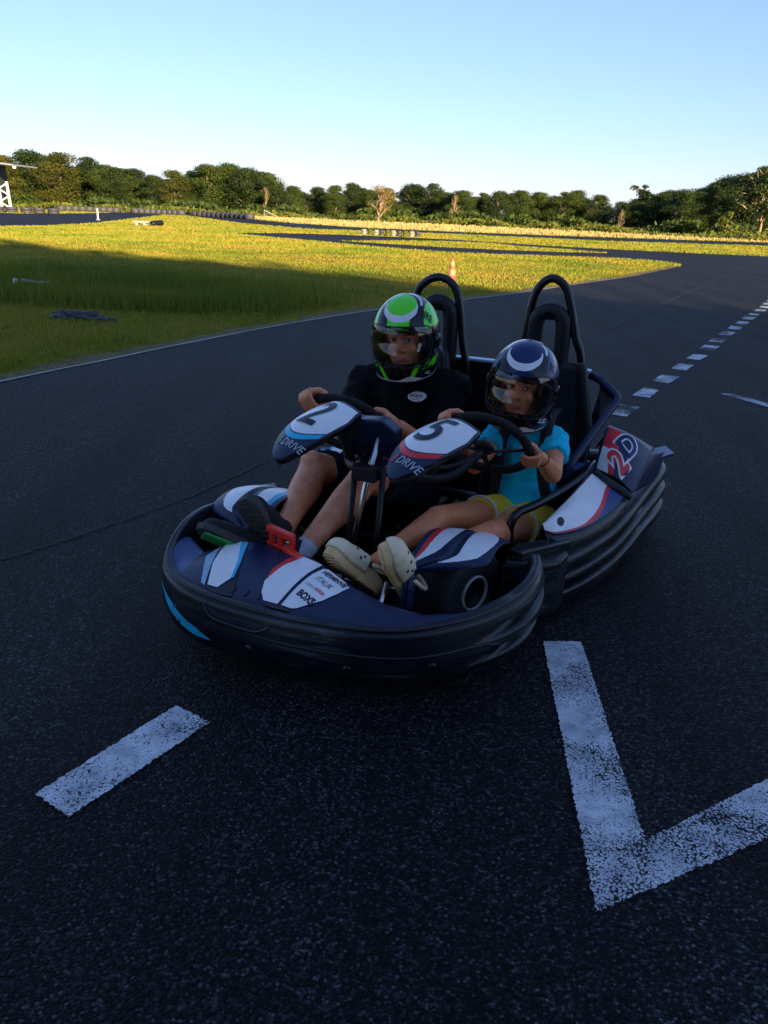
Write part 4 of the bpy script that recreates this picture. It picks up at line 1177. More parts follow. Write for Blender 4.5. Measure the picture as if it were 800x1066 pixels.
# --- seats
def seat(cx, name='seat'):
    def P(u, v):
        # u 0..1 front of cushion -> top of back ; v across
        pth = [(1.02, .13), (1.15, .10), (1.32, .10), (1.46, .16), (1.54, .34), (1.60, .55), (1.645, .77)]
        i = u * (len(pth) - 1); C = SEATC
        k = u * (len(C) - 1); a = int(min(k, len(C) - 2)); c = C[a].lerp(C[a + 1], k - a)
        w = interp([0, .3, .55, .8, 1], [.17, .185, .20, .20, .135], u)
        side = abs(v * 2 - 1)
        bol = .11 * sm((side - .62) / .38) * interp([0, .2, .8, 1], [.5, .9, 1.0, .5], u)
        t = (C[min(a + 1, len(C) - 1)] - C[max(a - 1, 0)]).normalized(); nr = Vector((0, -t.z, t.y))
        return Vector((cx + (v * 2 - 1) * w, c.y, c.z)) + nr * bol
    V, F, mi = grid(40, 30, P)
    s_ = build(name, V, F, 'seat', kart, solid=0.02)
    return s_
SEATC = catmull([(0, 1.02, .13), (0, 1.15, .095), (0, 1.32, .095), (0, 1.46, .15), (0, 1.54, .34), (0, 1.60, .55), (0, 1.63, .76)], 6)
seat(-.235); seat(.335)
def headrest(cx, hx):
    pts = [(cx - .056, .68), (cx - .056, .88), (cx - .042, .935), (cx, .955), (cx + .042, .935), (cx + .056, .88), (cx + .056, .68)]
    inn = [(cx - .022, .72), (cx - .024, .90), (cx, .925), (cx + .024, .90), (cx + .022, .72)]
    g = G()
    P_ = catmull([(x, 1.655 - (z - .75) * .05, z) for x, z in pts], 5)
    g.tube(P_, .031, 12, sq=1.0)
    g.box((cx, 1.66, .71), (.13, .04, .10)); g.box((cx, 1.66, .935), (.07, .03, .035))
    g.make('headrest', 'seat', kart)
headrest(-.165, 0); headrest(.305, 0)

# --- roll hoops
def hoop(pts, name='roll_hoop'):
    g = G(); g.tube(catmull(pts, 7), .0165, 12); return g.make(name, 'tube', kart)
yh = 1.66
hoop([(-.335, yh, .10), (-.335, yh, .55), (-.305, yh, .80), (-.272, yh + .0, .97), (-.235, yh, 1.025), (-.178, yh, 1.05), (-.12, yh, 1.03), (-.085, yh, .97), (-.055, yh, .80), (-.015, yh, .58), (-.01, yh, .10)])
hoop([(.175, yh, .10), (.18, yh, .60), (.205, yh, .80), (.225, yh, .98), (.250, yh, 1.045), (.295, yh, 1.075), (.345, yh, 1.05), (.375, yh, .985), (.41, yh, .86), (.452, yh, .70), (.47, yh, .10)])
g = G(); g.tube([(-.06, yh, .855), (-.105, yh, .855)], .010, 8); g.tube([(.375, yh, .865), (.41, yh, .865)], .012, 8); g.make('hoop_bracket', 'tube', kart)
# rear panel with pale top edge
g = G(); g.add([Vector(p) for p in ((-.36, 1.70, .12), (.47, 1.70, .12), (.47, 1.70, .712), (-.36, 1.70, .712), (-.36, 1.73, .12), (.47, 1.73, .12), (.47, 1.73, .712), (-.36, 1.73, .712))], [(0, 1, 2, 3), (7, 6, 5, 4), (3, 2, 6, 7), (0, 3, 7, 4), (1, 5, 6, 2)])
rp = g.make('rear_panel', 'black', kart, smooth=False)
g = G(); g.box((.055, 1.715, .719), (.85, .05, .012)); g.make('top_edge', 'paleblue', rp, smooth=False, bevel=.003)

# --- right-hand side frame and grab loop
for sd_ in (1,):
    ox = 0
    g = G()
    fr = [(.485, 1.66, .715), (.53, 1.655, .70), (.60, 1.62, .652), (.606, 1.60, .63), (.59, 1.55, .60), (.50, 1.37, .43), (.49, 1.34, .36)]
    fr = [Vector((p[0] * sd_ + ox, p[1], p[2])) for p in fr]
    g.tube(fr[:1] + catmull(fr[1:5], 5) + fr[5:], .0165, 10)
    g.tube([Vector((.545 * sd_ + ox, 1.665, .66)), Vector((.525 * sd_ + ox, 1.60, .52))], .013, 8)
    g.make('side_frame', 'navy', kart)
    g = G()
    g.add([Vector((x * sd_ + ox, y, z)) for x, y, z in ((.535, 1.675, .675), (.592, 1.64, .638), (.56, 1.58, .56), (.545, 1.60, .52))], [(0, 1, 2, 3)]); g.make('frame_plate', 'black', kart, smooth=False, solid=.01)
    lp = [(.395, .945, .15), (.387, .925, .25), (.388, .925, .31), (.405, .955, .345), (.44, 1.03, .352), (.50, 1.20, .362), (.555, 1.38, .385), (.575, 1.5, .40)]
    g = G(); g.tube(catmull([(x * sd_ + ox, y, z) for x, y, z in lp], 6), .0155, 10); g.make('grab_rail', 'tube', kart)
    g = G(); g.box((.52 * sd_ + ox, 1.44, .40), (.03, .13, .02), Matrix.Rotation(-.35 * sd_, 3, 'Z')); g.make('seat_bracket', 'blue', kart, smooth=False, bevel=.004)
    g = G(); g.add([Vector((x * sd_ + ox, y, z)) for x, y, z in ((.555, 1.62, .43), (.60, 1.66, .47), (.615, 1.60, .525), (.585, 1.56, .49))], [(0, 1, 2, 3)]); g.make('marker_plate', 'red', kart, smooth=False, solid=.006)

# --- side pods
LOFF = .15   # the far side sits closer to the centre line
def sidepod(sd_, edge):
    inn = [(.497, .885, .338), (.512, .97, .348), (.535, 1.12, .363), (.555, 1.28, .378), (.572, 1.42, .392)]
    out = [(.510, .880, .325), (.555, .905, .312), (.625, 1.03, .305), (.682, 1.21, .312), (.712, 1.36, .333)]
    I = catmull(inn, 10); O_ = catmull(out, 10)
    n = len(I) - 1
    def P(u, v):
        k = u * n; a = int(min(k, n - 1)); p = I[a].lerp(I[a + 1], k - a); q = O_[a].lerp(O_[a + 1], k - a)
        r_ = p.lerp(q, v); r_.z += .022 * sin(pi * v) * sin(pi * min(1, u * 1.2 + .1))
        r_.x = r_.x * sd_ + (LOFF if sd_ < 0 else 0)
        return r_
    def mf(u, v):
        if v < .05 or u < .02 or u > .97: return 0
        edge_ = .93 - .42 * sm((u - .45) / .55) if u > .2 else .93
        if (u - .30) ** 2 / .0016 + (v - .66) ** 2 / .022 < 1: return 2
        if v < edge_: return 1
        if v < edge_ + .11 and v < .97: return 3
        return 4 if v < .98 else 0
    V, F, mi = grid(180, 120, P, mf, flip=sd_ < 0)
    pd = build('side_pod', V, F, ['bumper', 'white', 'black', edge, 'blue'], kart, mi=mi, solid=.010)
    # body under the pod
    g = G(); rows = []
    for i in range(n + 1):
        p, q = I[i], O_[i]
        o_ = Vector((LOFF if sd_ < 0 else 0, 0, 0))
        rows.append([q_ + o_ for q_ in [Vector((p.x * sd_, p.y, p.z - .012)), Vector((q.x * sd_, q.y, q.z - .006)), Vector(((q.x + .018) * sd_, q.y + .0, q.z - .028)), Vector(((q.x - .01) * sd_, q.y, .15)), Vector(((p.x) * sd_, p.y, .12))]])
    V = [p for r_ in rows for p in r_]; k = 5
    F = [(i * k + j, i * k + j + 1, (i + 1) * k + j + 1, (i + 1) * k + j) for i in range(n) for j in range(k - 1)] + [tuple(range(k)), tuple(range(n * k, n * k + k))[::-1]]
    build('pod_body', V, F, 'bumper', kart)
    return pd
sidepod(1, 'red')['label'] = 'white side pod with red edge'; sidepod(-1, 'cyan')['label'] = 'white side pod with cyan edge'

# --- side and rear bumper
def side_bumper(sd_):
    pts = [(.47, .80, .235), (.545, .86, .235), (.62, 1.0, .238), (.69, 1.22, .245), (.73, 1.42, .262), (.765, 1.65, .285), (.795, 1.85, .300), (.80, 1.98, .305), (.76, 2.07, .305), (.66, 2.10, .30), (.40, 2.10, .29), (.0, 2.10, .285)]
    C = catmull([(x * sd_ + (LOFF * sm(y / .9) * (1 if y < 2.05 else max(0, x / .8)) if sd_ < 0 else 0), y, z) for x, y, z in pts], 8)
    def prof(s, zt):
        z = lambda f: 0.045 + (zt - 0.045) * f
        e = 1 - .75 * exp(-((s - .42) / .03) ** 2)
        pr_ = [(-.05, z(.95)), (-.02, z(1.0)), (.004, z(1.0)), (.016, z(.96)), (.020, z(.89)), (.016, z(.83)), (.014 - .034 * e, z(.80)), (.014 - .036 * e, z(.71)), (.020, z(.675)), (.026, z(.62)), (.026, z(.55)), (.018 - .034 * e, z(.51)), (.016 - .034 * e, z(.40)), (.022, z(.365)), (.027, z(.30)), (.024, z(.21)), (.014, z(.07)), (-.006, z(0)), (-.05, z(.1)), (-.05, z(.6))]
        return dense(pr_)
    V, F = bumper_sweep(C, prof, (0, 1.3))
    return build('side_bumper', V, F, 'bumper', kart)
side_bumper(1); side_bumper(-1)
# joining block between front bumper and side bumper
for sd_ in (1, -1):
    g = G(); g.hull_prism([(x * sd_, y) for x, y in ((.42, .70), (.52, .74), (.585, .80), (.60, .90), (.52, .96), (.42, .90))], .06, .262); g.make('bumper_joint', 'bumper', kart, smooth=False, bevel=.014)
    g = G(); g.hull_prism([(x * sd_, y) for x, y in ((.42, .76), (.47, .74), (.60, .93), (.56, .97))], .255, .292); g.make('joint_cap', 'bumper', kart, smooth=False, bevel=.008)

# --- rear wheel covers with the logo
def rear_cover(sd_, edge):
    # leaning plate from the pod up and back over the wheel, curving outwards at the rim
    def P(u, v):
        # u across (inner -> outer), v bottom -> top
        bi = Vector((.575, 1.455, .395)); bo = Vector((.735, 1.40, .335)); ti = Vector((.585, 1.60, .530)); to = Vector((.765, 1.62, .440))
        p = bi.lerp(bo, u).lerp(ti.lerp(to, u), v)
        p += Vector((.012, -.030, .020)) * sin(pi * u) + Vector((0, -.02, .006)) * sin(pi * v)
        p.x = p.x * sd_ + (LOFF if sd_ < 0 else 0)
        return p
    def mf(u, v):
        d = u - .18 - .10 * v
        if u < .05: return 0
        if v < .55 and u < .30 - .5 * v * .55 + .0: return 1
        if u < .30 + .12 * (1 - v): return 2
        return 3
    V, F, mi = grid(60, 50, P, mf, flip=sd_ > 0)
    rc = build('rear_wheel_cover', V, F, ['navy', 'white', edge, 'navy'], kart, mi=mi, solid=.01)
    # top going back
    def Q(u, v):
        p = P(u, 1.0); q = Vector(((.60 + .17 * u) * sd_ + (LOFF if sd_ < 0 else 0), 1.86, .44 - .05 * u)); r_ = p.lerp(q, v); r_.z += .015 * sin(pi * v)
        return r_
    V, F, mi = grid(20, 12, Q, flip=sd_ > 0)
    build('cover_top', V, F, 'navy', rc, solid=.008)
    # outer side with flared fin
    def Rr(u, v):
        a = P(1.0, 1 - v); b_ = Vector(((.80) * sd_ + (LOFF if sd_ < 0 else 0), 1.93, .385 - .09 * v)); r_ = a.lerp(b_, u)
        r_.x += sd_ * .02 * sin(pi * u)
        return r_
    V, F, mi = grid(20, 14, Rr, flip=sd_ < 0)
    build('cover_side', V, F, 'navy', rc, solid=.008)
    g = G(); g.add([Vector((x * sd_, y, z)) for x, y, z in ((.745, 1.60, .405), (.845, 1.88, .385), (.80, 1.95, .395), (.735, 1.70, .425))], [(0, 1, 2, 3)]); g.make('fin', 'blue', rc, smooth=False, solid=.012)
    g = G(); g.tube(catmull([(.585 * sd_, 1.42, .385), (.65 * sd_, 1.385, .365), (.735 * sd_, 1.37, .325)], 5), .016, 8); g.make('cover_hinge', 'bumper', rc)
    if sd_ > 0:
        nrm = (P(.5, .4) - P(.5, .5)).cross(P(.6, .5) - P(.5, .5)).normalized()
        if nrm.y > 0: nrm = -nrm
        def wd(s, u0, v0, size, m_, bold, lift, sx=1.0):
            v_, f_ = text_mesh(s, 1.0, bold, .0)
            ang = radians(-62)
            PP = []
            for x, y in v_:
                X = x * size * sx; Y = y * size
                X, Y = X * cos(ang) - Y * sin(ang), X * sin(ang) + Y * cos(ang)
                PP.append(P(u0 + X / .18, v0 + Y / .19) + nrm * lift)
            build('lettering', PP, f_, m_, rc, smooth=False)
        # letters read up the plate: 2 below, D above
        def wd2(s, u0, v0, size, m_, bold, lift, sx=1.0):
            v_, f_ = text_mesh(s, 1.0, bold, .18)
            a = radians(72)
            PP = []
            for x, y in v_:
                X = x * size * sx; Y = y * size
                X, Y = X * cos(a) - Y * sin(a), X * sin(a) + Y * cos(a)
                PP.append(P(min(1, max(0, u0 + X / .175)), min(1.0, max(0, v0 + Y / .19))) + nrm * lift)
            build('lettering', PP, f_, m_, rc, smooth=False)
        wd2('2', .44, .30, .125, 'white', .085, .003, 1.0); wd2('2', .44, .30, .125, 'red', .02, .005, 1.0)
        wd2('D', .50, .74, .105, 'white', .08, .003, 1.0); wd2('D', .50, .74, .105, 'h_blue', .02, .005, 1.0)
    return rc
rear_cover(1, 'red')['label'] = 'dark blue rear wheel cover with red and white logo'; rear_cover(-1, 'cyan')

# ================================================================== PEOPLE
def kw(p):
    c, s = cos(KA), sin(KA)
    return (KX + p[0] * c - p[1] * s, KY + p[0] * s + p[1] * c, p[2])

def cap(p0, r0_, p1, r1, n=20, flat0=False, flat1=False, sq=1.0, side=None):
    """tapered capsule; sq flattens it along 'side'"""
    p0 = Vector(p0); p1 = Vector(p1); ax = (p1 - p0); L = ax.length; ax = ax.normalized()
    ref = Vector(side) if side else (Vector((0, 0, 1)) if abs(ax.z) < .9 else Vector((1, 0, 0)))
    e1 = (ref - ax * ref.dot(ax)).normalized(); e2 = ax.cross(e1)
    rings = []
    if flat0: rings += [(0, .001), (0, r0_)]
    else: rings += [(-r0_ * cos(a), r0_ * sin(a)) for a in np.linspace(.08, pi / 2, 6)]
    for t in np.linspace(.1, .9, 5): rings.append((L * t, r0_ + (r1 - r0_) * t))
    if flat1: rings += [(L, r1), (L, .001)]
    else: rings += [(L + r1 * cos(a), r1 * sin(a)) for a in np.linspace(pi / 2, .08, 6)]
    v = []; f = []
    for (a, r_) in rings:
        for j in range(n):
            t = 2 * pi * j / n
            v.append(p0 + ax * a + (e1 * cos(t) * sq + e2 * sin(t)) * r_)
    m_ = len(rings)
    for i in range(m_ - 1):
        for j in range(n): f.append((i * n + j, i * n + (j + 1) % n, (i + 1) * n + (j + 1) % n, (i + 1) * n + j))
    f.append(tuple(range(n))[::-1]); f.append(tuple(range((m_ - 1) * n, m_ * n)))
    return v, f
def ell(c, r_, R=None, n=20):
    c = Vector(c); R = R or Matrix.Identity(3)
    v = []; f = []
    k = 14
    for i in range(k + 1):
        a = pi * (i / k) * .98 + .01 * pi
        for j in range(n):
            t = 2 * pi * j / n
            v.append(c + R @ Vector((sin(a) * cos(t) * r_[0], sin(a) * sin(t) * r_[1], cos(a) * r_[2])))
    for i in range(k):
        for j in range(n): f.append((i * n + j, (i + 1) * n + j, (i + 1) * n + (j + 1) % n, i * n + (j + 1) % n))
    f.append(tuple(range(n))); f.append(tuple(range(k * n, k * n + n))[::-1])
    return v, f

def fuse(name, prims, vox, mats, parent, smooth=6, cut=None, disp=0.0, dscale=.05, mifn=None):
    """one continuous skin grown over overlapping body volumes"""
    g = G()
    for v, f in prims: g.add(v, f)
    me = bpy.data.meshes.new('tmp'); me.from_pydata([tuple(v) for v in g.v], [], g.f)
    bm = bmesh.new(); bm.from_mesh(me); bmesh.ops.recalc_face_normals(bm, faces=bm.faces); bm.to_mesh(me); bm.free()
    o = bpy.data.objects.new('tmp', me); COL.objects.link(o)
    md = o.modifiers.new('r', 'REMESH'); md.mode = 'VOXEL'; md.voxel_size = vox; md.use_smooth_shade = True
    if smooth:
        ms = o.modifiers.new('s', 'SMOOTH'); ms.factor = .5; ms.iterations = smooth
    if disp:
        tx = bpy.data.textures.new('folds', 'CLOUDS'); tx.noise_scale = dscale; tx.noise_depth = 2
        dm = o.modifiers.new('d', 'DISPLACE'); dm.texture = tx; dm.strength = disp; dm.mid_level = .5; dm.texture_coords = 'LOCAL'
    dg = bpy.context.evaluated_depsgraph_get()
    me2 = bpy.data.meshes.new_from_object(o.evaluated_get(dg))
    bpy.data.objects.remove(o)
    bm = bmesh.new(); bm.from_mesh(me2); seen = set(); small = []
    for v in bm.verts:
        if v in seen: continue
        st = [v]; seen.add(v); isl_ = []
        while st:
            q = st.pop(); isl_.append(q)
            for e in q.link_edges:
                w = e.other_vert(q)
                if w not in seen: seen.add(w); st.append(w)
        if len(isl_) < 300: small += isl_
    bmesh.ops.delete(bm, geom=small, context='VERTS'); bm.to_mesh(me2); bm.free()
    if cut:
        bm = bmesh.new(); bm.from_mesh(me2)
        dead = [f for f in bm.faces if cut(f.calc_center_median())]
        bmesh.ops.delete(bm, geom=dead, context='FACES'); bm.to_mesh(me2); bm.free()
    off = root_off(parent)
    me2.name = name
    if mifn:
        me2.materials.clear()
        for mm in mats: me2.materials.append(MT[mm])
        me2.polygons.foreach_set('material_index', [mifn(p.center) for p in me2.polygons])
    else:
        me2.materials.clear(); me2.materials.append(MT[mats])
    me2.polygons.foreach_set('use_smooth', [True] * len(me2.polygons))
    me2.transform(Matrix.Translation(-off))
    ob = bpy.data.objects.new(name, me2); COL.objects.link(ob); ob.parent = parent
    return ob

def limb(pts, n=20):
    out = []
    for (a, ra), (b, rb) in zip(pts[:-1], pts[1:]): out.append(cap(a, ra, b, rb, n))
    return out

def hand(wrist, sw, ang, s=1.0, thumb=1, inner=1, wr=.024):
    """hand gripping the rim of wheel sw at angle ang; s scales the size"""
    _, c, R, nrm, up, rt = sw
    rad = rt * cos(ang) + up * sin(ang)                    # from hub to rim
    tan = (up * cos(ang) - rt * sin(ang)) * 1.0            # along the rim
    p = c + rad * R
    W = Vector(wrist)
    out = []
    # palm lies on the driver's / outer side of the rim
    pn = (nrm * .75 + rad * .65).normalized()
    palm = p + pn * .027 * s
    to_w = (W - palm).normalized()
    fore = (rad * .75 - nrm * .65).normalized()            # fingers go over the outside of the rim to the front
    R3 = Matrix((tan, fore, pn)).transposed()
    out.append(ell(palm, (.040 * s, .036 * s, .016 * s), R3))
    out.append(cap(W, wr * s, palm + to_w * .02, .024 * s, sq=.75, side=pn))
    for k in range(4):
        o_ = (k - 1.5) * .0185 * s
        ln = (1.0, 1.1, 1.04, .86)[k] if thumb > 0 else (.86, 1.04, 1.1, 1.0)[k]
        kn = palm + tan * o_ + fore * .030 * s + pn * .004
        m1 = p + tan * o_ + rad * (.020 + .012 * s) - nrm * .012 + fore * .006
        m2 = p + tan * o_ * .95 + rad * .004 - nrm * (.018 + .013 * s)
        tp = p + tan * o_ * .9 - rad * (.020 * s) * ln - nrm * (.014 + .008 * s)
        r_ = .0092 * s * (1.0 if k in (1, 2) else .92)
        out.append(cap(palm + tan * o_ * .8, r_ * 1.1, kn, r_ * 1.12, 12)); out.append(cap(kn, r_ * 1.12, m1, r_ * 1.02, 12)); out.append(cap(m1, r_ * 1.04, m2, r_ * .95, 12)); out.append(cap(m2, r_ * .95, tp, r_ * .8, 12))
    tb = palm - tan * .030 * s * thumb - fore * .004
    t1 = tb - tan * .016 * s * thumb - rad * .018 * s - nrm * .004; t2 = p - tan * .040 * s * thumb - rad * .024 * s + nrm * .006; t3 = p - tan * .018 * s * thumb - rad * .030 * s - nrm * .002
    out.append(cap(tb, .0125 * s, t1, .011 * s, 12)); out.append(cap(t1, .011 * s, t2, .010 * s, 12)); out.append(cap(t2, .010 * s, t3, .0085 * s, 12))
    return out

def head_frame(c, yaw, pitch, roll=0.0):
    """columns: side (image right), back, up"""
    R = Matrix.Rotation(yaw, 3, 'Z') @ Matrix.Rotation(roll, 3, 'Y') @ Matrix.Rotation(pitch, 3, 'X')
    return Vector(c) , R

def head_prims(hf, s=1.0, child=False):
    """face forward is -y of the frame"""
    c, R = hf
    W = lambda x, y, z: c + R @ Vector((x * s, y * s, z * s))
    P = [ell(W(0, .006, .035), (.074 * s, .088 * s, .085 * s), R), ell(W(0, -.012, -.045), (.058 * s, .068 * s, .070 * s), R),
         cap(W(0, -.040, -.095), .024 * s, W(0, -.05, -.085), .026 * s),
         cap(W(-.052, .01, -.06), .020 * s, W(-.015, -.05, -.098), .018 * s), cap(W(.052, .01, -.06), .020 * s, W(.015, -.05, -.098), .018 * s),
         ell(W(-.034, -.054, -.030), (.022 * s, .018 * s, .022 * s), R), ell(W(.034, -.054, -.030), (.022 * s, .018 * s, .022 * s), R),
         cap(W(-.042, -.050, .030), .010 * s, W(-.012, -.064, .027), .010 * s), cap(W(.042, -.050, .030), .010 * s, W(.012, -.064, .027), .010 * s),
         cap(W(0, -.070, .014), .0080 * s, W(0, -.094, -.024), .0115 * s), ell(W(-.012, -.083, -.028), (.009 * s, .010 * s, .007 * s), R), ell(W(.012, -.083, -.028), (.009 * s, .010 * s, .007 * s), R),
         cap(W(-.018, -.070, -.056), .0085 * s, W(.018, -.070, -.056), .0085 * s), cap(W(-.014, -.070, -.067), .009 * s, W(.014, -.070, -.067), .009 * s),
         ell(W(-.075, .012, -.010), (.009 * s, .018 * s, .028 * s), R), ell(W(.075, .012, -.010), (.009 * s, .018 * s, .028 * s), R)]
    return P

def face_parts(hf, s, parent, smile=.5):
    c, R = hf
    W = lambda x, y, z: c + R @ Vector((x * s, y * s, z * s))
    for sx in (-1, 1):
        g = G(); v, f = ell(W(.030 * sx, -.0675, .008), (.0140 * s, .0095 * s, .0075 * s), R, 16); g.add(v, f)
        e = g.make('eye', 'eye', parent)
        g = G(); v, f = ell(W(.0300 * sx + .0026, -.0752, .0088), (.0066 * s, .0035 * s, .0066 * s), R, 14); g.add(v, f); g.make('iris', 'iris', e)
        g = G(); g.tube(catmull([W(.050 * sx, -.056, .026), W(.032 * sx, -.0725, .032), W(.014 * sx, -.0765, .027)], 4), .0036 * s, 6); g.make('eyebrow', 'brow', parent)
        g = G(); g.tube(catmull([W(.045 * sx, -.067, .0095), W(.030 * sx, -.0775, .0150), W(.016 * sx, -.0735, .0095)], 4), .0022 * s, 6); g.make('eyelid', 'brow', parent)
    g = G(); g.tube(catmull([W(-.026, -.070, -.056 + .007 * smile), W(-.012, -.080, -.060), W(0, -.081, -.0605), W(.012, -.080, -.060), W(.026, -.070, -.056 + .007 * smile)], 4), [.0015 * s] + [.0036 * s] * 15 + [.0015 * s], 8)
    g.tube(catmull([W(-.020, -.074, -.063), W(0, -.081, -.068), W(.020, -.074, -.063)], 4), [.002 * s] + [.0042 * s] * 7 + [.002 * s], 8)
    g.make('lips', 'lip', parent)

def helmet(hf, s, cols, parent, words, name='helmet'):
    c, R = hf
    A = .122 * s; ZB = -.138
    def sec(z):
        """half width, front reach, back reach at height z (unit head metres)"""
        if z >= 0:
            k = sqrt(max(0, 1 - (z / .150) ** 2.15)); return .124 * k, .150 * k, .152 * k
        t = -z / .150
        return .124 - .016 * t ** 2, .150 + .016 * sin(pi * min(1, t * 1.0)) - .020 * t ** 3, .152 - .055 * t ** 2
    def P(th, z, k=1.0):
        a, fr, bk = sec(z)
        x = a * sin(th); y = -cos(th)
        e = 2.25
        n_ = (abs(sin(th)) ** e + abs(cos(th)) ** e) ** (-1 / e)
        y = (y * fr if y < 0 else y * bk) * n_
        x = x * n_
        # the chin bar drops in front, the neck edge rises behind
        zz = z + (.018 * cos(th) * -1 if z < -.10 else 0) * ((-z - .10) / .055 if z < -.10 else 0)
        return c + R @ Vector((x * k * s, y * k * s, (zz * (k if z > 0 else 1)) * s))
    NU, NV = 220, 150
    def zz(v): return ZB + (-ZB + .1499) * (1 - (1 - v) ** 1.35)
    def port(th, z):
        zt, zb = .046, -.078
        hw_ = 1.16
        if abs(th) > hw_: return False
        k = abs(th) / hw_
        cut_ = max(0, (k - .72) / .28) ** 2 * .03
        return zb + cut_ + .004 - .012 * k < z < zt - cut_
    def mf(u, v):
        th = (u * 2 - 1) * pi; z = zz(v)
        if port(th, z): return None
        p = P(th, z); d = (p - c); d = R.transposed() @ d / s     # head frame
        x, y, zc = d.x, -d.y, d.z
        # dome disc and crescent, drawn around an axis half way up the forehead
        if zc > .040 and y > -.09:
            ax = Vector((0, cos(radians(60)), sin(radians(60))))
            dn = Vector((x, y, zc)).normalized()
            u_ = dn.x; w_ = dn.dot(Vector((0, -sin(radians(60)), cos(radians(60)))))
            fr = dn.dot(ax)
            if fr > 0:
                r1 = sqrt((u_ / .37) ** 2 + ((w_ - .03) / .40) ** 2)
                r2 = sqrt((u_ / .42) ** 2 + ((w_ + .09) / .44) ** 2)
                r3 = sqrt((u_ / .48) ** 2 + ((w_ - .10) / .50) ** 2)
                if r1 < 1: return 0
                if r2 < 1 and w_ < .12: return 1
                if w_ > .12 and .93 < r3 < 1.04: return 1
                if w_ > .12 and r3 < .93: return 3
            if abs(x) < .042 and zc < .12 and y > 0: return 0
            if abs(x) < .094 - .02 * (zc - .04) / .1: return 2
            return 4 if (y > -.085 and zc > .046) else 2
        if z < -.070:
            if z < -.134 + .016 * max(0, 1 - abs(th - .42) / .45) and abs(th) < 1.3: return 1
            if abs(th) < 1.6:
                ph = abs(th) - (-.07 - z) * -4.0
                if .50 < abs(th) - (z + .10) * 5 < .66: return 5
                if .80 < abs(th) - (z + .10) * 5 < 1.5 and z > -.102: return 6
        return 2
    V, F, mi = grid(NU, NV, lambda u, v: P((u * 2 - 1) * pi, zz(v)), mf, flip=True)
    hm = build(name, V, F, [cols[0], cols[1], cols[2], cols[3], cols[4], cols[5], cols[6]], parent, mi=mi, solid=0)
    md = hm.modifiers.new('shell', 'SOLIDIFY'); md.thickness = .006; md.offset = -1; md.material_offset = 0
    # padding inside, left open at the face
    V, F, mi = grid(60, 40, lambda u, v: P((u * 2 - 1) * pi, ZB + .005 + (.145 - ZB - .005) * v, .94), lambda u, v: None if (abs((u * 2 - 1) * pi) < 1.0 and -.096 < ZB + .005 + (.14 - ZB) * v < .046) else 0, flip=True)
    ln = build('liner', V, F, 'liner', hm)
    md = ln.modifiers.new('pad', 'SOLIDIFY'); md.thickness = .016 * s; md.offset = -1
    # rubber trim round the eye port
    rim = []
    for i in range(64):
        t = 2 * pi * i / 64
        th = 1.09 * (abs(cos(t)) ** .55) * (1 if cos(t) > 0 else -1); z = -.019 + .059 * (abs(sin(t)) ** .8) * (1 if sin(t) > 0 else -1)
        rim.append(P(th, z, 1.006))
    g = G(); g.tube(rim, .0042 * s, 8, closed=True); g.make('port_seal', 'black', hm)
    # lower edge seal
    g = G(); g.tube([P(2 * pi * i / 60 - pi, ZB, .995) for i in range(60)], .004 * s, 8, closed=True); g.make('edge_trim', 'black', hm)
    # visor
    def VP(u, v):
        th = (u * 2 - 1) * 1.36; z = -.088 + (.057 + .088) * v
        k = abs(th) / 1.36
        z = -.018 + (z + .018) * (1 - .62 * max(0, (k - .55) / .45) ** 2)
        return P(th, z, 1.030)
    V, F, mi = grid(60, 24, VP, flip=True)
    vs = build('visor', V, F, cols[7], hm)
    rimv = [VP(i / 30, 0) for i in range(31)] + [VP(1, i / 8) for i in range(1, 8)] + [VP(1 - i / 30, 1) for i in range(31)] + [VP(0, 1 - i / 8) for i in range(1, 8)]
    g = G(); g.tube(rimv, .0022 * s, 6, closed=True); g.make('visor_edge', 'black', vs)
    for sx in (-1, 1):
        p = P(1.42 * sx, -.012, 1.02); n_ = (p - P(1.42 * sx, -.012, .9)).normalized()
        g = G(); g.lathe([(-.004, .026 * s), (.003, .026 * s), (.007, .020 * s), (.007, 0)], p, n_, 24); g.make('visor_hinge', 'h_black', hm)
    p = P(0.0, -.081, 1.04); g = G(); g.box(p, (.016 * s, .008, .007)); g.make('visor_tab', 'h_black', vs)
    # vents
    for th, z in ((-.28, .055), (.28, .055)):
        pass
    for th in (-.30, .30):
        g = G(); g.tube([P(th - .10, .052, 1.012), P(th, .056, 1.02), P(th + .10, .052, 1.012)], .004 * s, 6); g.make('vent', 'h_black', hm)
    for i in range(3):
        g = G(); g.tube([P(-.09 , -.096 - i * .008, 1.012), P(.09, -.096 - i * .008, 1.012)], .0022, 5); g.make('chin_vent', 'black', hm)
    for (s_, th0, z0, size, mcol, tilt, sx) in words:
        v, f = text_mesh(s_, 1.0, .03, .25)
        PP = []
        for x, y in v:
            X = x * size * sx; Y = y * size
            X, Y = X * cos(tilt) - Y * sin(tilt), X * sin(tilt) + Y * cos(tilt)
            PP.append(P(th0 + X / .135, z0 + Y, 1.010))
        build('lettering', PP, f, mcol, hm, smooth=False)
    return hm

def rotation_from(a, b, roll_ref):
    """matrix whose y column runs a->b, z column close to roll_ref"""
    y = (Vector(b) - Vector(a)).normalized(); r_ = Vector(roll_ref); z = (r_ - y * r_.dot(y)).normalized(); x = y.cross(z)
    return Matrix((x, y, z)).transposed()

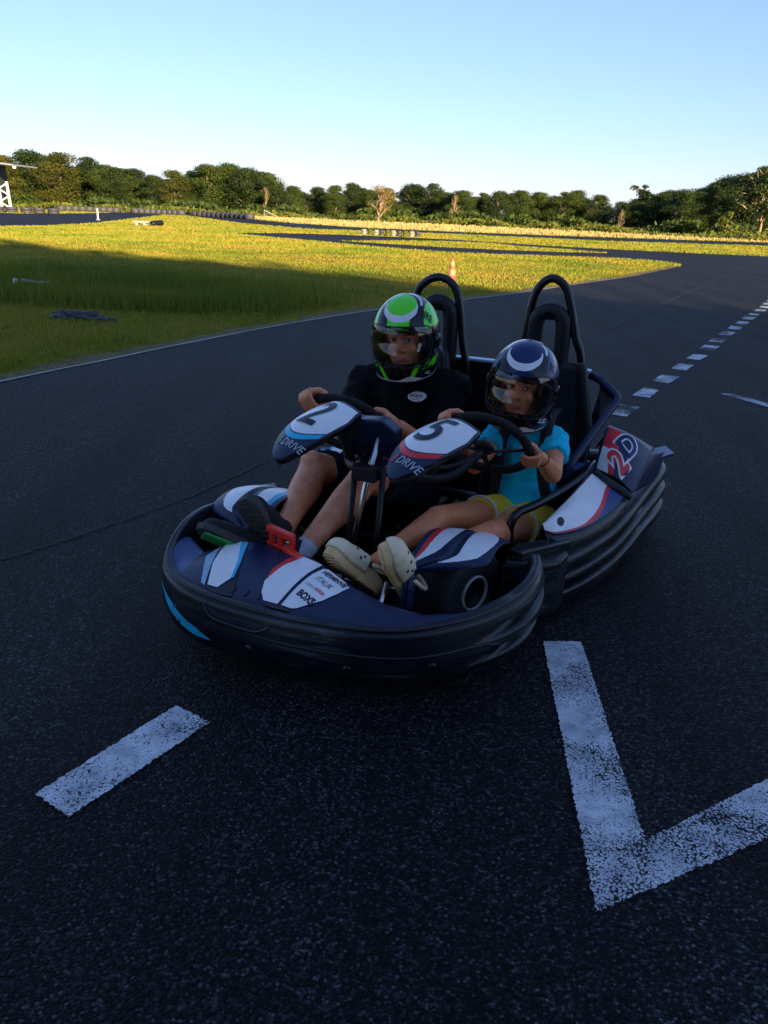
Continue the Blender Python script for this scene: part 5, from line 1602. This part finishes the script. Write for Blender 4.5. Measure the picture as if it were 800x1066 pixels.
# ---------------- adult driver (left seat)
AOFF = (-.22, 1.40, .11)
adult = empty('person', kw(AOFF), KA, AOFF)
tag(adult, 'adult in black T-shirt, dark shorts and green helmet, hands on the wheel', 'person')
HA = head_frame((-.165, 1.285, .862), radians(8), radians(6), radians(-2))
V3 = Vector
shL, shR = V3((-.375, 1.395, .635)), V3((.005, 1.40, .645))
elL, elR = V3((-.375, 1.17, .475)), V3((-.02, 1.22, .425))
angL, angR = radians(128), radians(18)
def rim_pt(sw, ang, d=0.0):
    _, c, R, n_, up, rt = sw; rad = rt * cos(ang) + up * sin(ang)
    return c + rad * R + (n_ * .75 + rad * .65).normalized() * d
wrL = rim_pt(SW2, angL, .03).lerp(elL, .22) ; wrR = rim_pt(SW2, angR, .03).lerp(elR, .24)
hipL, hipR = V3((-.31, 1.36, .20)), V3((-.12, 1.36, .20))
knL, knR = V3((-.355, .90, .405)), V3((-.115, .83, .43))
anL, anR = V3((-.30, .575, .285)), V3((-.205, .55, .245))
body = []
body += limb([((-.215, 1.44, .22), .125), ((-.20, 1.45, .38), .120), ((-.19, 1.42, .54), .135)])
body += [ell((-.19, 1.40, .58), (.165, .105, .11)), cap(shL, .055, (-.19, 1.40, .66), .075), cap(shR, .055, (-.19, 1.40, .66), .075), cap((-.185, 1.38, .68), .055, (-.17, 1.31, .80), .052)]
body += limb([(shL, .056), (shL.lerp(elL, .5), .050), (elL, .040), (elL.lerp(wrL, .35), .041), (wrL, .026)])
body += limb([(shR, .056), (shR.lerp(elR, .5), .050), (elR, .040), (elR.lerp(wrR, .35), .041), (wrR, .026)])
body += hand(wrL, SW2, angL, 1.05, 1) + hand(wrR, SW2, angR, 1.05, -1)
for hp, kn, an in ((hipL, knL, anL), (hipR, knR, anR)):
    d = (an - kn).normalized(); bk = V3((0, .35, -1)).normalized()
    body += limb([(hp, .085), (hp.lerp(kn, .5), .076), (kn, .057), (kn + d * .05, .053), (kn.lerp(an, .35) + bk * .008, .058), (kn.lerp(an, .7), .042), (an, .034)])
    body += [ell(kn + V3((0, -.018, .022)), (.047, .045, .045)), ell(kn.lerp(an, .33) + bk * .022, (.048, .085, .048), rotation_from(kn, an, (0, 0, 1)))]
    body += [cap(an, .034, an + d * .03, .030)]
HAF = (HA[0] + HA[1] @ Vector((0, -.020, -.010)), HA[1])
body += head_prims(HAF, 1.0)
fuse('body', body, .0045, 'skin_a', adult, 4)
face_parts(HAF, 1.0, adult, .5)
tee = [cap((-.21, 1.445, .17), .150, (-.195, 1.455, .40), .142, sq=.85, side=(0, 1, 0)), cap((-.195, 1.455, .40), .140, (-.19, 1.42, .55), .152), ell((-.19, 1.405, .585), (.190, .125, .125)),
       cap(shL + V3((.0, 0, 0)), .073, (-.19, 1.40, .665), .088), cap(shR, .073, (-.19, 1.40, .665), .088), cap((-.19, 1.40, .69), .082, (-.18, 1.365, .745), .066, flat1=True)]
tee += [cap(shL, .066, shL.lerp(elL, .78), .060, flat1=True), cap(shR, .066, shR.lerp(elR, .80), .060, flat1=True)]
ts = fuse('t_shirt', tee, .006, 'tee_black', adult, 3, disp=.026, dscale=.05)
# chest badge: white oval with red and blue lettering, lying on the shirt
bc = V3((-.105, 1.262, .628))
def badge(v, lift): return bc + V3((v[0], .02 * v[0] + .25 * v[1] - lift, v[1]))
ov_ = [(.034 * cos(a), .0165 * sin(a)) for a in np.linspace(0, 2 * pi, 28, endpoint=False)]
g = G(); g.add([badge(v, .0) for v in ov_] + [badge(v, -.03) for v in ov_], [tuple(range(28))] + [(i, (i + 1) % 28, 28 + (i + 1) % 28, 28 + i) for i in range(28)]); bdg = g.make('badge', 'white', ts, smooth=False)
v, f = text_mesh('SPORTS', 1, .03, .1); build('lettering', [badge((x * .0155, y * .017 + .004), .0015) for x, y in v], f, 'h_blue', bdg, smooth=False)
v, f = text_mesh('KARTING', 1, .02, .0); build('lettering', [badge((x * .0085, y * .008 - .0085), .0015) for x, y in v], f, 'red', bdg, smooth=False)
sh_ = [cap((-.215, 1.43, .20), .150, (-.21, 1.45, .27), .148)]
for hp, kn in ((hipL, knL), (hipR, knR)):
    d = kn - hp
    sh_ += [cap(hp, .105, hp + d * .86, .080, flat1=True)]
fuse('shorts', sh_, .006, 'shorts_black', adult, 3, disp=.034, dscale=.06)
def shoe(heel, toe, upv, s, label, sole_m, up_m, extra=None):
    """trainer seen sole first: sole slab + upper; heel->toe axis, upv = towards the laces"""
    heel = V3(heel); toe = V3(toe); ax = (toe - heel); L = ax.length; ax.normalize(); up = V3(upv); up = (up - ax * up.dot(ax)).normalized(); sd_ = ax.cross(up)
    n = 40
    def outline(t):   # half width along the length
        return s * interp([0, .04, .12, .3, .5, .72, .86, .96, 1.0], [.0, .020, .031, .032, .035, .046, .044, .028, .0], t)
    top = []
    ring = [(t, 1) for t in np.linspace(0, 1, 22)] + [(t, -1) for t in np.linspace(1, 0, 22)[1:-1]]
    V = []; F = []
    for h_, k in ((-.024, .90), (-.020, .99), (-.004, 1.0), (0.0, .96)):
        for t, sg in ring: V.append(heel + ax * (t * L) + sd_ * outline(t) * sg * k + up * (h_ * s + .012 * s * sm((t - .75) / .25)))
    m_ = len(ring)
    for i in range(3):
        for j in range(m_): F.append((i * m_ + j, i * m_ + (j + 1) % m_, (i + 1) * m_ + (j + 1) % m_, (i + 1) * m_ + j))
    F.append(tuple(range(m_))); F.append(tuple(range(3 * m_, 4 * m_)))
    root = empty('shoe'); root.parent = adult if extra != 'kid' else kid
    if label: root['label'] = label
    so_ = build('sole', V, F, sole_m, root, smooth=False, bevel=0.002)
    g = G()
    for q in range(9):
        t = .08 + .1 * q; w = outline(t) * .8
        g.box(heel + ax * (t * L) - up * (.0255 * s - .012 * s * sm((t - .75) / .25)), (w * 2, .010, .004), Matrix((sd_, ax, up)).transposed())
    g.make('tread', sole_m, so_, smooth=False)
    return root, heel, ax, up, sd_, L, outline
def upper(root, heel, ax, up, sd_, L, outline, s, m_):
    pr_ = [cap(heel + ax * .045 * s + up * .015, .034 * s, heel + ax * .05 * s + up * .065 * s, .037 * s, flat1=True), cap(heel + ax * .05 * s + up * .03 * s, .036 * s, heel + ax * L * .55 + up * .022 * s, .038 * s), cap(heel + ax * L * .5 + up * .018 * s, .040 * s, heel + ax * (L - .05 * s) + up * .012 * s, .036 * s, sq=.8, side=up)]
    return fuse('upper', pr_, .005, m_, root, 3, disp=.006, dscale=.03)
# right shoe in the picture points its sole at the camera
k1 = shoe(V3((-.275, .50, .245)), V3((-.325, .385, .455)), (0.05, .9, .40), 1.05, 'black shoe with dark grey sole', 'sole', 'shoe')
upper(*k1, 1.05, 'shoe')
k2 = shoe(V3((-.195, .51, .200)), V3((-.475, .330, .350)), (.22, .85, .42), 1.05, 'black and green shoe lying against the kart side', 'sole', 'shoe')
upper(*k2, 1.05, 'shoe')
root_, hl, ax_, up_, sdd, L_, ol_ = k2
g = G(); cc = hl + ax_ * (L_ * .80) - up_ * .020 + sdd * .0
g.box(cc - up_ * .008 - sdd * .012, (.055, .095, .008), Matrix((sdd, ax_, up_)).transposed()); g.make('green_panel', 'green', root_, smooth=False, bevel=.002)
d = (anR - knR).normalized()
fuse('sock', [cap(anR - d * .018, .038, anR + d * .03, .036, flat0=True)], .005, 'sock', adult, 2)
g = G(); g.tube([anR - d * .02 + V3((-.01, -.041, .006)), anR - d * .0 + V3((-.004, -.042, .004))], .004, 6); g.make('sock_mark', 'ink', adult)
helmet(HA, 1.0, ['h_green', 'h_white', 'h_black', 'h_navy', 'h_green', 'h_green', 'h_green', 'visor'], adult,
       [('MILLY 2', .0, .052, .016, 'ink', 0, .9), ('BIRE', 1.02, .085, .040, 'h_black', radians(-35), .8), ('VIRUS', .98, -.098, .020, 'h_black', radians(-14), 1.0), ('LS2', 1.0, -.119, .013, 'h_white', radians(-14), 1.6)])

# ---------------- child driver (right seat)
KOFF = (.34, 1.32, .11)
kid = empty('person', kw(KOFF), KA, KOFF)
tag(kid, 'child in turquoise T-shirt, yellow shorts, beige clogs and dark blue helmet, hands on the wheel', 'person')
HK = head_frame((.315, 1.235, .742), radians(4), radians(4), radians(5))
shl, shr = V3((.225, 1.335, .515)), V3((.435, 1.32, .515))
ell_, elr = V3((.195, 1.10, .44)), V3((.475, 1.13, .445))
al, ar = radians(130), radians(-8)
wl = rim_pt(SW5, al, .03).lerp(ell_, .22); wr_ = rim_pt(SW5, ar, .03).lerp(elr, .26)
hl_, hr_ = V3((.285, 1.29, .20)), V3((.405, 1.27, .20))
kl_, kr_ = V3((.145, .865, .305)), V3((.335, .855, .285))
al_, ar_ = V3((.075, .535, .275)), V3((.195, .53, .295))
body = []
body += limb([((.345, 1.34, .20), .100), ((.345, 1.37, .32), .088), ((.335, 1.36, .44), .092)])
body += [ell((.33, 1.345, .46), (.105, .075, .085)), cap(shl, .038, (.33, 1.34, .52), .050), cap(shr, .038, (.33, 1.34, .52), .050), cap((.33, 1.33, .53), .040, (.32, 1.26, .66), .038)]
body += limb([(shl, .039), (shl.lerp(ell_, .5), .035), (ell_, .030), (ell_.lerp(wl, .35), .029), (wl, .019)])
body += limb([(shr, .040), (shr.lerp(elr, .5), .037), (elr, .033), (elr.lerp(wr_, .4), .031), (wr_, .021)])
body += hand(wl, SW5, al, .82, 1) + hand(wr_, SW5, ar, .86, -1)
for hp, kn, an in ((hl_, kl_, al_), (hr_, kr_, ar_)):
    d = (an - kn).normalized(); bk = V3((0, .35, -1)).normalized()
    body += limb([(hp, .070), (hp.lerp(kn, .5), .062), (kn, .046), (kn.lerp(an, .33) + bk * .006, .045), (kn.lerp(an, .7), .033), (an, .026)])
    body += [ell(kn + V3((0, -.012, .012)), (.040, .040, .038)), ell(kn.lerp(an, .3) + bk * .014, (.036, .07, .036), rotation_from(kn, an, (0, 0, 1)))]
    body += [cap(an, .026, an + d * .035, .024)]
HKF = (HK[0] + HK[1] @ Vector((0, -.020, -.008)), HK[1])
body += head_prims(HKF, .93, True)
fuse('body', body, .0042, 'skin_k', kid, 4)
face_parts(HKF, .93, kid, 1.9)
tee = [cap((.345, 1.325, .235), .121, (.345, 1.37, .33), .108), cap((.345, 1.37, .33), .106, (.335, 1.36, .44), .108), ell((.33, 1.345, .465), (.125, .092, .098)),
       cap(shl, .054, (.33, 1.34, .525), .062), cap(shr, .054, (.33, 1.34, .525), .062), cap((.33, 1.34, .53), .058, (.325, 1.32, .575), .050, flat1=True)]
tee += [cap(shl, .053, shl.lerp(ell_, .48), .052, flat1=True), cap(shr, .054, shr.lerp(elr, .50), .055, flat1=True)]
ts = fuse('t_shirt', tee, .005, 'tee_blue', kid, 3, disp=.018, dscale=.036)
sh_ = [cap((.345, 1.32, .190), .117, (.345, 1.34, .235), .108)]
trims = []
for hp, kn in ((hl_, kl_), (hr_, kr_)):
    d = kn - hp
    e = hp + d * .42
    sh_ += [cap(hp, .088, e, .078, flat1=True)]
    dn = d.normalized(); s1 = dn.cross(V3((0, 0, 1))).normalized(); s2 = dn.cross(s1)
    trims.append([e + (s1 * cos(a) + s2 * sin(a)) * .0775 for a in np.linspace(0, 2 * pi, 30, endpoint=False)])
so_ = fuse('shorts', sh_, .005, 'yellow', kid, 3, disp=.012, dscale=.032)
g = G()
for tr_ in trims: g.tube(tr_, .0045, 6, closed=True)
g.make('hem_trim', 'trim', so_)
g = G(); g.tube(catmull([(.335, 1.228, .285), (.315, 1.212, .268), (.300, 1.198, .262)], 4), .003, 6); g.tube(catmull([(.335, 1.228, .285), (.345, 1.205, .272), (.35, 1.185, .262)], 4), .003, 6); g.make('drawstring', 'trim', so_)
# hair, bracelet, harness strap
g = G()
for q in range(26):
    a = rd.uniform(-1.2, 1.2); x = .325 + .07 * sin(a); y = 1.30 + .04 * cos(a)
    g.tube(catmull([(x, y, .66), (x + .02 + rd.uniform(-.01, .01), y + .015, .60), (x + .045 + rd.uniform(-.02, .02), y + rd.uniform(-.02, .02), .545)], 3), .0045, 5)
g.make('hair', 'hair', kid)
dW = (elr - wr_).normalized(); bc_ = wr_ + dW * .018; s1 = dW.cross(V3((0, 0, 1))).normalized(); s2 = dW.cross(s1)
g = G(); g.tube([bc_ + (s1 * cos(a) + s2 * sin(a)) * .0235 for a in np.linspace(0, 2 * pi, 24, endpoint=False)], .002, 6, closed=True); g.make('bracelet', 'belt', kid)
def strap(pts, w, name, parent, m_='belt'):
    C = catmull(pts, 6); V = []; F = []
    for i, p in enumerate(C):
        t = (C[min(i + 1, len(C) - 1)] - C[max(i - 1, 0)]).normalized(); s_ = t.cross(V3((0, -1, .35))).normalized()
        V += [p - s_ * w / 2, p + s_ * w / 2]
    F = [(2 * i, 2 * i + 1, 2 * i + 3, 2 * i + 2) for i in range(len(C) - 1)]
    return build(name, V, F, m_, parent, solid=.003)
b1 = strap([(.40, 1.50, .60), (.405, 1.385, .602), (.408, 1.30, .580), (.414, 1.238, .510), (.420, 1.222, .42), (.445, 1.235, .32), (.47, 1.33, .24)], .042, 'harness_strap', kart)
b2 = strap([(.26, 1.50, .60), (.262, 1.385, .602), (.258, 1.30, .580), (.256, 1.238, .510), (.25, 1.222, .42), (.24, 1.24, .32), (.20, 1.33, .24)], .042, 'harness_strap', kart)

# clogs
def clog(heel, toe, upv, s, label):
    heel = V3(heel); toe = V3(toe); ax = (toe - heel); L = ax.length; ax.normalize(); up = V3(upv); up = (up - ax * up.dot(ax)).normalized(); sd_ = ax.cross(up)
    root = empty('clog'); root.parent = kid; root['label'] = label
    R3 = Matrix((sd_, ax, up)).transposed()
    def W(x, y, z): return heel + sd_ * x * s + ax * y + up * z * s
    def outl(t): return interp([0, .03, .1, .25, .45, .7, .85, .95, 1.0], [.0, .020, .032, .034, .035, .047, .046, .032, .0], t)
    ring = [(t, 1) for t in np.linspace(0, 1, 26)] + [(t, -1) for t in np.linspace(1, 0, 26)[1:-1]]
    m_ = len(ring); V = []; F = []; mi = []
    for h_, k in ((-.026, .86), (-.022, .97), (-.010, 1.02), (.004, 1.0)):
        for t, sg in ring: V.append(W(outl(t) * sg * k, t * L, h_ + .016 * sm((t - .7) / .3) + .006 * sm((.15 - t) / .15)))
    for i in range(3):
        for j in range(m_): F.append((i * m_ + j, i * m_ + (j + 1) % m_, (i + 1) * m_ + (j + 1) % m_, (i + 1) * m_ + j))
    F.append(tuple(range(m_))); F.append(tuple(range(3 * m_, 4 * m_)))
    so_ = build('sole', V, F, 'clogsole', root, bevel=.002)
    g = G()
    for q in range(17):
        t = .07 + .053 * q; w = outl(t) * .78
        pts = [W(x * w, t * L + .010 * (1 - x * x) * (1 if t > .5 else -1), -.0265 + .016 * sm((t - .7) / .3)) for x in np.linspace(-1, 1, 9)]
        g.tube(pts, .0026, 5)
    g.make('tread', 'clogsole', so_)
    # toe cap with holes (holes are dark recessed studs), side walls, heel strap
    def C(u, v):
        t = .42 + .58 * u; a = pi * v; hgt = .060 * sin(pi * min(1, (1 - u) * .75 + .0)) ** .55 if u < 1 else 0
        hgt = .058 * (1 - u ** 3.2) ** .5
        return W(cos(a) * outl(t) * 1.0, t * L, .002 + sin(a) ** .8 * hgt + .016 * sm((t - .7) / .3))
    V, F, mi = grid(30, 30, C)
    tc = build('toe_cap', V, F, 'clog', root, solid=.005)
    for (u, v) in ((.18, .22), (.18, .40), (.18, .60), (.18, .78), (.42, .30), (.42, .5), (.42, .70), (.64, .38), (.64, .62), (.30, .15), (.30, .86)):
        p = C(u, v); e = C(u + .02, v) - p; h_ = C(u, v + .02) - p; n_ = e.cross(h_).normalized()
        if n_.dot(p - W(0, L * .6, -.01)) < 0: n_ = -n_
        g = G(); v_, f_ = ell(p, (.0075 * s, .0075 * s, .0075 * s), None, 10); g.add(v_, f_); g.make('vent_hole', 'ink', tc)
    def Sd(u, v):
        # wall around the heel, from instep to instep
        a = pi * (1 + u); t = .44 + .42 * cos(a + pi) * -1
        tt = .44 - .40 * sin(pi * u)
        x = cos(pi * u) * (outl(max(.02, tt)) if tt > .1 else .031)
        return W(x * 1.0, tt * L, .0 + (.030 - .010 * sin(pi * u)) * v)
    V, F, mi = grid(24, 4, Sd); build('heel_wall', V, F, 'clog', root, solid=.005)
    st = [W(cos(a) * .040, (.40 - .40 * sin(a)) * L, .035 + .018 * sin(a)) for a in np.linspace(0, pi, 15)]
    g = G(); g.tube(st, .0075 * s, 8, sq=1.0); g.make('heel_strap', 'clog', root)
    for sg in (-1, 1):
        g = G(); g.lathe([(0, .009 * s), (.003, .009 * s), (.003, 0)], W(.041 * sg, .40 * L, .034), sd_ * sg, 14); g.make('rivet', 'black', root)
    return root
clog(V3((.105, .465, .200)), V3((-.035, .355, .345)), (.40, .80, .38), 1.0, 'beige foam clog with its sole towards the camera, left foot of the picture')
clog(V3((.198, .465, .205)), V3((.150, .352, .395)), (.80, .55, .20), 1.0, 'beige foam clog turned on edge')
helmet(HK, .99, ['h_blue', 'h_white', 'h_black', 'h_blue', 'h_pale', 'h_navy', 'h_navy', 'visor2'], kid,
       [('BC', 1.12, .080, .038, 'h_black', radians(-30), .8), ('LS2', 1.0, -.105, .022, 'h_white', radians(-14), 1.5)])

# clean helper properties
for o in bpy.data.objects:
    if 'off' in o: del o['off']
